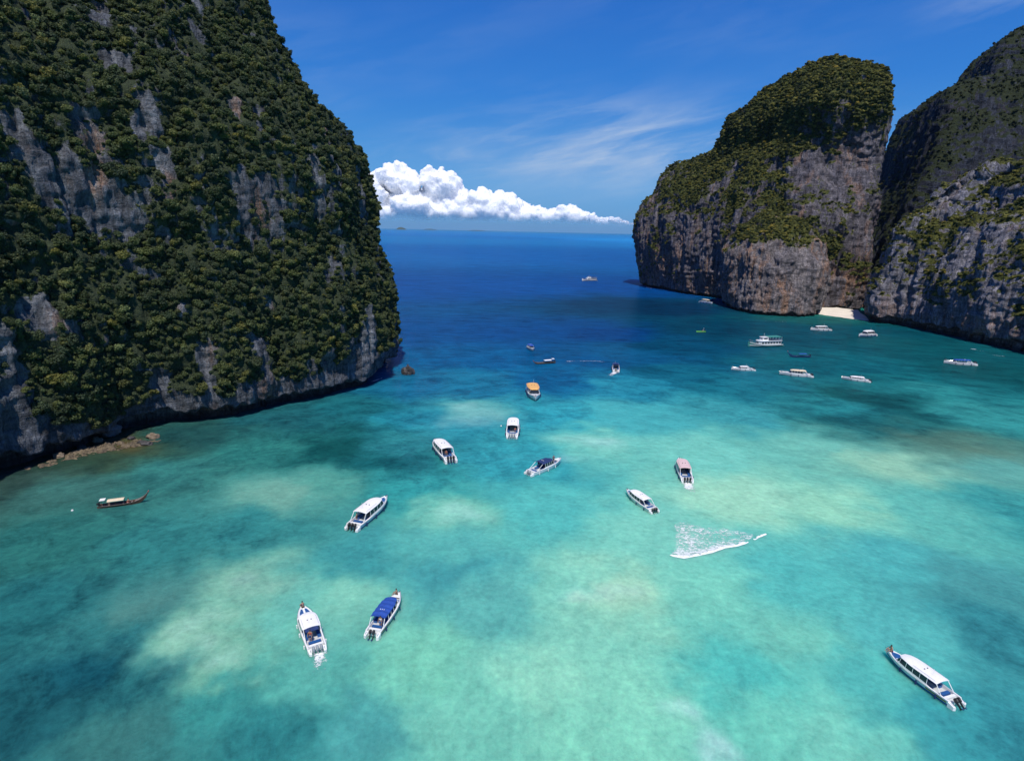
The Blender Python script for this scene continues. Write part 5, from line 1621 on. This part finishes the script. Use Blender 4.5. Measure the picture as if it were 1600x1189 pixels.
def speed(bow_at, stern_at, label, **spec):
    r_ = make_speedboat(spec)
    tag(r_, label, 'speedboat', 'speedboats moored or cruising in the bay')
    res = place(r_, bow_at, stern_at, 1.5 * .9, 0.4, spec.get('L', 12.0), spec.get('fixed'))
    return (r_,) + res


def local(o, v):
    m_ = Matrix.Translation(o.location) @ o.rotation_euler.to_matrix().to_4x4() @ Matrix.Diagonal((*o.scale, 1))
    return m_ @ Vector(v)


def person_on(o, v, turn, pose, shirt, shorts, label):
    p_ = make_person(pose, shirt, shorts)
    p_.location = local(o, v)
    p_.rotation_euler = (0, 0, o.rotation_euler.z + turn)
    return tag(p_, label, 'person')


b1, c, a, s1_ = speed((471, 940), (496, 1014), 'white speedboat with a navy aft shade and froth astern, left of the blue canopied boat', motors=3, motor_col='grey', aft_shade=True, roof=(-2.6, 2.0), bow=None, pads=True, stripe=None, fender_col='white', fenders=(.12, .4, .6), B=3.3)
person_on(b1, (5.0, 0, 1.38), 0.2, 'sit', 'navy', 'dark', 'person in dark clothes sitting on the bow of the speedboat with the navy shade')
person_on(b1, (-3.75, 0.55, 0.41), 2.6, 'stand', 'red', 'navy', 'person in a red top standing in the stern under the navy shade')
wake_patch(local(b1, (-6.6, -0.4, 0)), 5.5, 1.8, a + PI - 0.25, 'froth behind the white speedboat with the navy shade', 0.72)
b2, c, a, _ = speed((626, 918), (582, 991), 'big speedboat with a ribbed royal blue canvas canopy in the near water', motors=2, roof_kind='canvas', roof_col='blue', roof=(-4.0, 2.6), hull='white', stripe='stripe', gold=True, open=True, fender_col='navy', tilt=30)
person_on(b2, (4.9, 0.1, 1.36), 2.0, 'sit', 'dark', 'dark', 'person in black sitting on the bow of the blue canopied speedboat')
person_on(b2, (-4.2, -0.6, 0.41), 3.0, 'stand', 'white', 'cushion', 'person in a white top standing at the stern of the blue canopied speedboat')
b3, c, a, _ = speed((606, 773), (551, 824), 'white roofed speedboat with blue bow deck and hull, bow to upper right', motors=3, motor_col='dark', bowpad=True, roof=(-3.9, 2.9), hull='white', darkrail=False)
person_on(b3, (-4.1, 0.5, 0.41), 2.0, 'stand', 'orange_v', 'dark', 'person in orange standing in the stern of the white roofed speedboat with the blue bow')
b4, *_ = speed((678, 685), (704, 720), 'white roofed speedboat with dark side windows and three motors, bow to upper left', motors=3, bow='navy', roof=(-3.9, 3.4), stripe='stripe')
person_on(b4, (-4.2, 0.3, 0.41), 2.4, 'stand', 'red', 'dark', 'person in red standing at the stern of the upper left white roofed speedboat')
b5, *_ = speed((803, 653), (800, 682), 'white roofed speedboat seen square from astern in mid bay', motors=3, motor_col='grey', roof=(-3.2, 3.8), stripe=None, B=3.3)
person_on(b5, (-4.0, -0.7, 0.41), 3.0, 'stand', 'red', 'navy', 'person in red at the stern of the boat seen square from astern')
b6, *_ = speed((878, 714), (827, 739), 'white speedboat with a navy canvas canopy in mid bay', motors=2, roof_kind='canvas', roof_col='navy', roof=(-2.7, 1.9), stripe=None, fender_col='white', motor_col='grey')
person_on(b6, (3.2, 0.2, 0.75), 1.0, 'stand', 'navy', 'dark', 'person in navy standing on the bow of the navy canopied speedboat')
b7, c, a, _ = speed((1061, 714), (1074, 751), 'pink roofed speedboat with a blue bow and white froth astern', motors=3, roof_col='pink', roof=(-3.2, 3.2), bowpad=True, stripe='stripe')
wake_patch(local(b7, (-6.4, 0, 0)), 6.5, 2.3, a + PI, 'white froth just behind the pink roofed speedboat', 0.95)
b8, c, a, _ = speed((980, 762), (1020, 796), 'cream white roofed speedboat beside the foam patch, bow to upper left', motors=3, roof=(-3.4, 3.4), bowpad=True, stripe=None, fender_col='navy')
wake_patch(local(b8, (-6.6, 0, 0)), 2.5, 1.0, a + PI, 'little froth at the stern of the white speedboat beside the foam', 0.5)
b9, *_ = speed((1395, 1014), (1480, 1088), 'white roofed speedboat with blue and ochre hull sides at lower right', motors=2, bowpad=True, gold=True, roof=(-3.9, 3.0), tilt=50, darkrail=False)
person_on(b9, (5.0, 0.0, 1.38), 1.2, 'sit', 'orange_v', 'purple', 'person in orange sitting on the bow of the speedboat at lower right')
b10, *_ = speed((839, 625), (829, 605), 'white speedboat with an orange canopy, bow towards the viewer', motors=2, roof_col='orange', roof=(-4.4, 2.2), stripe=None, roof_w=1.0, L=11, open=True)
b11, *_ = speed((838, 548), (822, 538), 'small white speedboat with a royal blue canopy near the open sea', motors=2, roof_kind='canvas', roof_col='blue', roof=(-3.6, 1.8), stripe=None, L=10, fixed=0.78, open=True)
b13, c, a, _ = speed((961, 565), (963, 582), 'white speedboat with a dark roof front heading out, froth at its stern', motors=2, roof_col='navy', roof=(-1.8, 2.4), stripe=None, L=11, fixed=0.86)
wake_patch(local(b13, (-5.6, 0, 0)), 11, 2.2, a + PI - 0.35, 'white wake behind the outbound speedboat', 0.85)
b15, *_ = speed((1117, 474), (1092, 471), 'white speedboat with a beige peaked canopy under the headland', motors=2, roof_kind='canvas', roof_col='beige', roof=(-3.4, 1.8), stripe=None)
b18, *_ = speed((1266, 513), (1296, 515), 'white roofed speedboat nearest the little beach', motors=3, stripe=None, roof=(-3.6, 2.6))
b19, *_ = speed((1341, 523), (1366, 523), 'small white speedboat with blue hull line off the right end of the beach', motors=2, roof=(-3.4, 1.4), stripe='stripe', L=11)
b21, *_ = speed((1143, 573), (1177, 577), 'white speedboat with a low cabin, leftmost of the row of three off the headland', motors=2, roof=(-2.8, 1.4), roof_h=2.1, stripe=None)
b22, *_ = speed((1217, 580), (1268, 587), 'long white speedboat with a cream canopy, middle of the row of three', motors=3, roof_kind='hard', roof_col='cream', roof=(-3.8, 2.0), stripe=None, fender_col='navy')
b23, *_ = speed((1316, 587), (1357, 595), 'white speedboat with a long low roof, rightmost of the row of three', motors=3, roof=(-3.8, 2.2), roof_h=2.05, stripe=None, tilt=45)
b24, *_ = speed((1474, 563), (1523, 569), 'long white speedboat with a blue canopy close to the right hump', motors=3, roof_kind='canvas', roof_col='blue', roof=(-4.0, 2.2), stripe=None, open=True, roof_h=2.0)

l1 = make_longtail({'helm': 'roof', 'canopy': 'cream', 'L': 11.0}); tag(l1, 'dark wooden longtail boat with cream canopy and raised prow near the left cliff', 'longtail boat', 'longtail boats')
place(l1, (234, 768), (150, 790), 1.9, .4, 11.0)
person_on(l1, (0.9, 0.1, .17), 1.0, 'sit', 'dark', 'red', 'person in dark clothes sitting amidships in the near longtail boat')
l2 = make_longtail({'helm': 'roof', 'canopy': 'roof', 'L': 11.0, 'prow': 0}); tag(l2, 'dark longtail boat with a white canopy crossing mid bay near the open sea', 'longtail boat', 'longtail boats')
place(l2, (836, 566), (865, 566), .8, .3, 11.0, 0.85)
l3 = make_longtail({'canopy': 'blue', 'hull': 'bluehull', 'rail': 'bluehull', 'fore': 'bluehull', 'L': 11.0}); tag(l3, 'dark blue longtail boat with a blue canopy below the green tour boat', 'longtail boat', 'longtail boats')
place(l3, (1234, 553), (1263, 557), 1.4, .3, 11.0, 0.95)
f1 = make_ship({'L': 19, 'B': 5.0, 'hull': 'white', 'stripe': 'navy', 'awning': 'navy'}); tag(f1, 'white two deck tour boat far out on the open sea', 'tour boat', 'tour boats')
place(f1, (909, 437), (932, 438), 1.5, .5, 19.0)
f2 = make_ship({'L': 17, 'B': 4.8, 'hull': 'green', 'stripe': 'white', 'awning': 'green'}); tag(f2, 'sea green and white two deck dive boat in front of the headland', 'tour boat', 'tour boats')
place(f2, (1168, 535), (1220, 539), 2.0, .5, 17.0)
d1_ = make_dinghy(); tag(d1_, 'small lime green open dinghy off the headland', 'dinghy')
place(d1_, (1087, 518), (1103, 518), .4, .3, 5.2, 1.0)
person_on(d1_, (-1.3, 0, .45), 0, 'sit', 'lime', 'dark', 'person sitting at the back of the lime green dinghy')

# mooring buoys
for px_, py_, lab in ((113, 798, 'small white mooring buoy left of the wooden longtail boat'), (783, 666, 'white buoy left of the mid bay speedboat seen from astern')):
    g_ = ground(px_, py_)
    m = MB(); rr = []
    for z, q in ((-.25, .12), (-.1, .3), (.12, .34), (.3, .22), (.38, .08)):
        rr.append([(math.cos(a_) * q, math.sin(a_) * q, z) for a_ in np.linspace(0, 2 * PI, 10, endpoint=False)])
    o = m.rings(rr).build('mooring_buoy', MT['white'], None, smooth=True)
    o.scale = (0.6,) * 3
    o.location = (g_[0], g_[1], 0.05)
    MB().tube([(0, 0, .36), (0, 0, .55)], .04, 6).build('mooring_ring', MT['steel'], o)
    tag(o, lab, 'buoy')
# the curved wake line left by the outbound boat, and small froth marks
pts_ = [(878, 565), (905, 564), (930, 564), (952, 566)]
line = np.array([ground(*q) for q in pts_])
uu = np.linspace(0, 1, 120)
x = np.interp(uu * 3, range(4), line[:, 0]); y = np.interp(uu * 3, range(4), line[:, 1])
P_, fo = [], []
for v in np.linspace(-1, 1, 7):
    P_.append(np.stack([x, y + v * 1.3, x * 0 + .015], 1)); fo.append((0.50 + .25 * pn(np.stack([x / 4, y * 0, y * 0], 1))) * (1 - v * v) * np.clip(np.minimum(uu, 1 - uu) * 10, 0, 1))
foam_sheet('wake_foam', np.stack(P_), np.stack(fo), M_WAKE, 'thin curved wake line between the dark longtail and the outbound speedboat')
for q, L_, W_, lab in (((820, 669), 3.0, 1.0, 'small froth right of the speedboat seen from astern'), ((738, 744), 3.0, .7, 'small pale froth mark in mid bay'), ((786, 667), 3, .8, 'small froth left of the speedboat seen from astern')):
    wake_patch(ground(*q) - np.array([L_ / 2, 0]), L_, W_, 0.1, lab, 0.42)
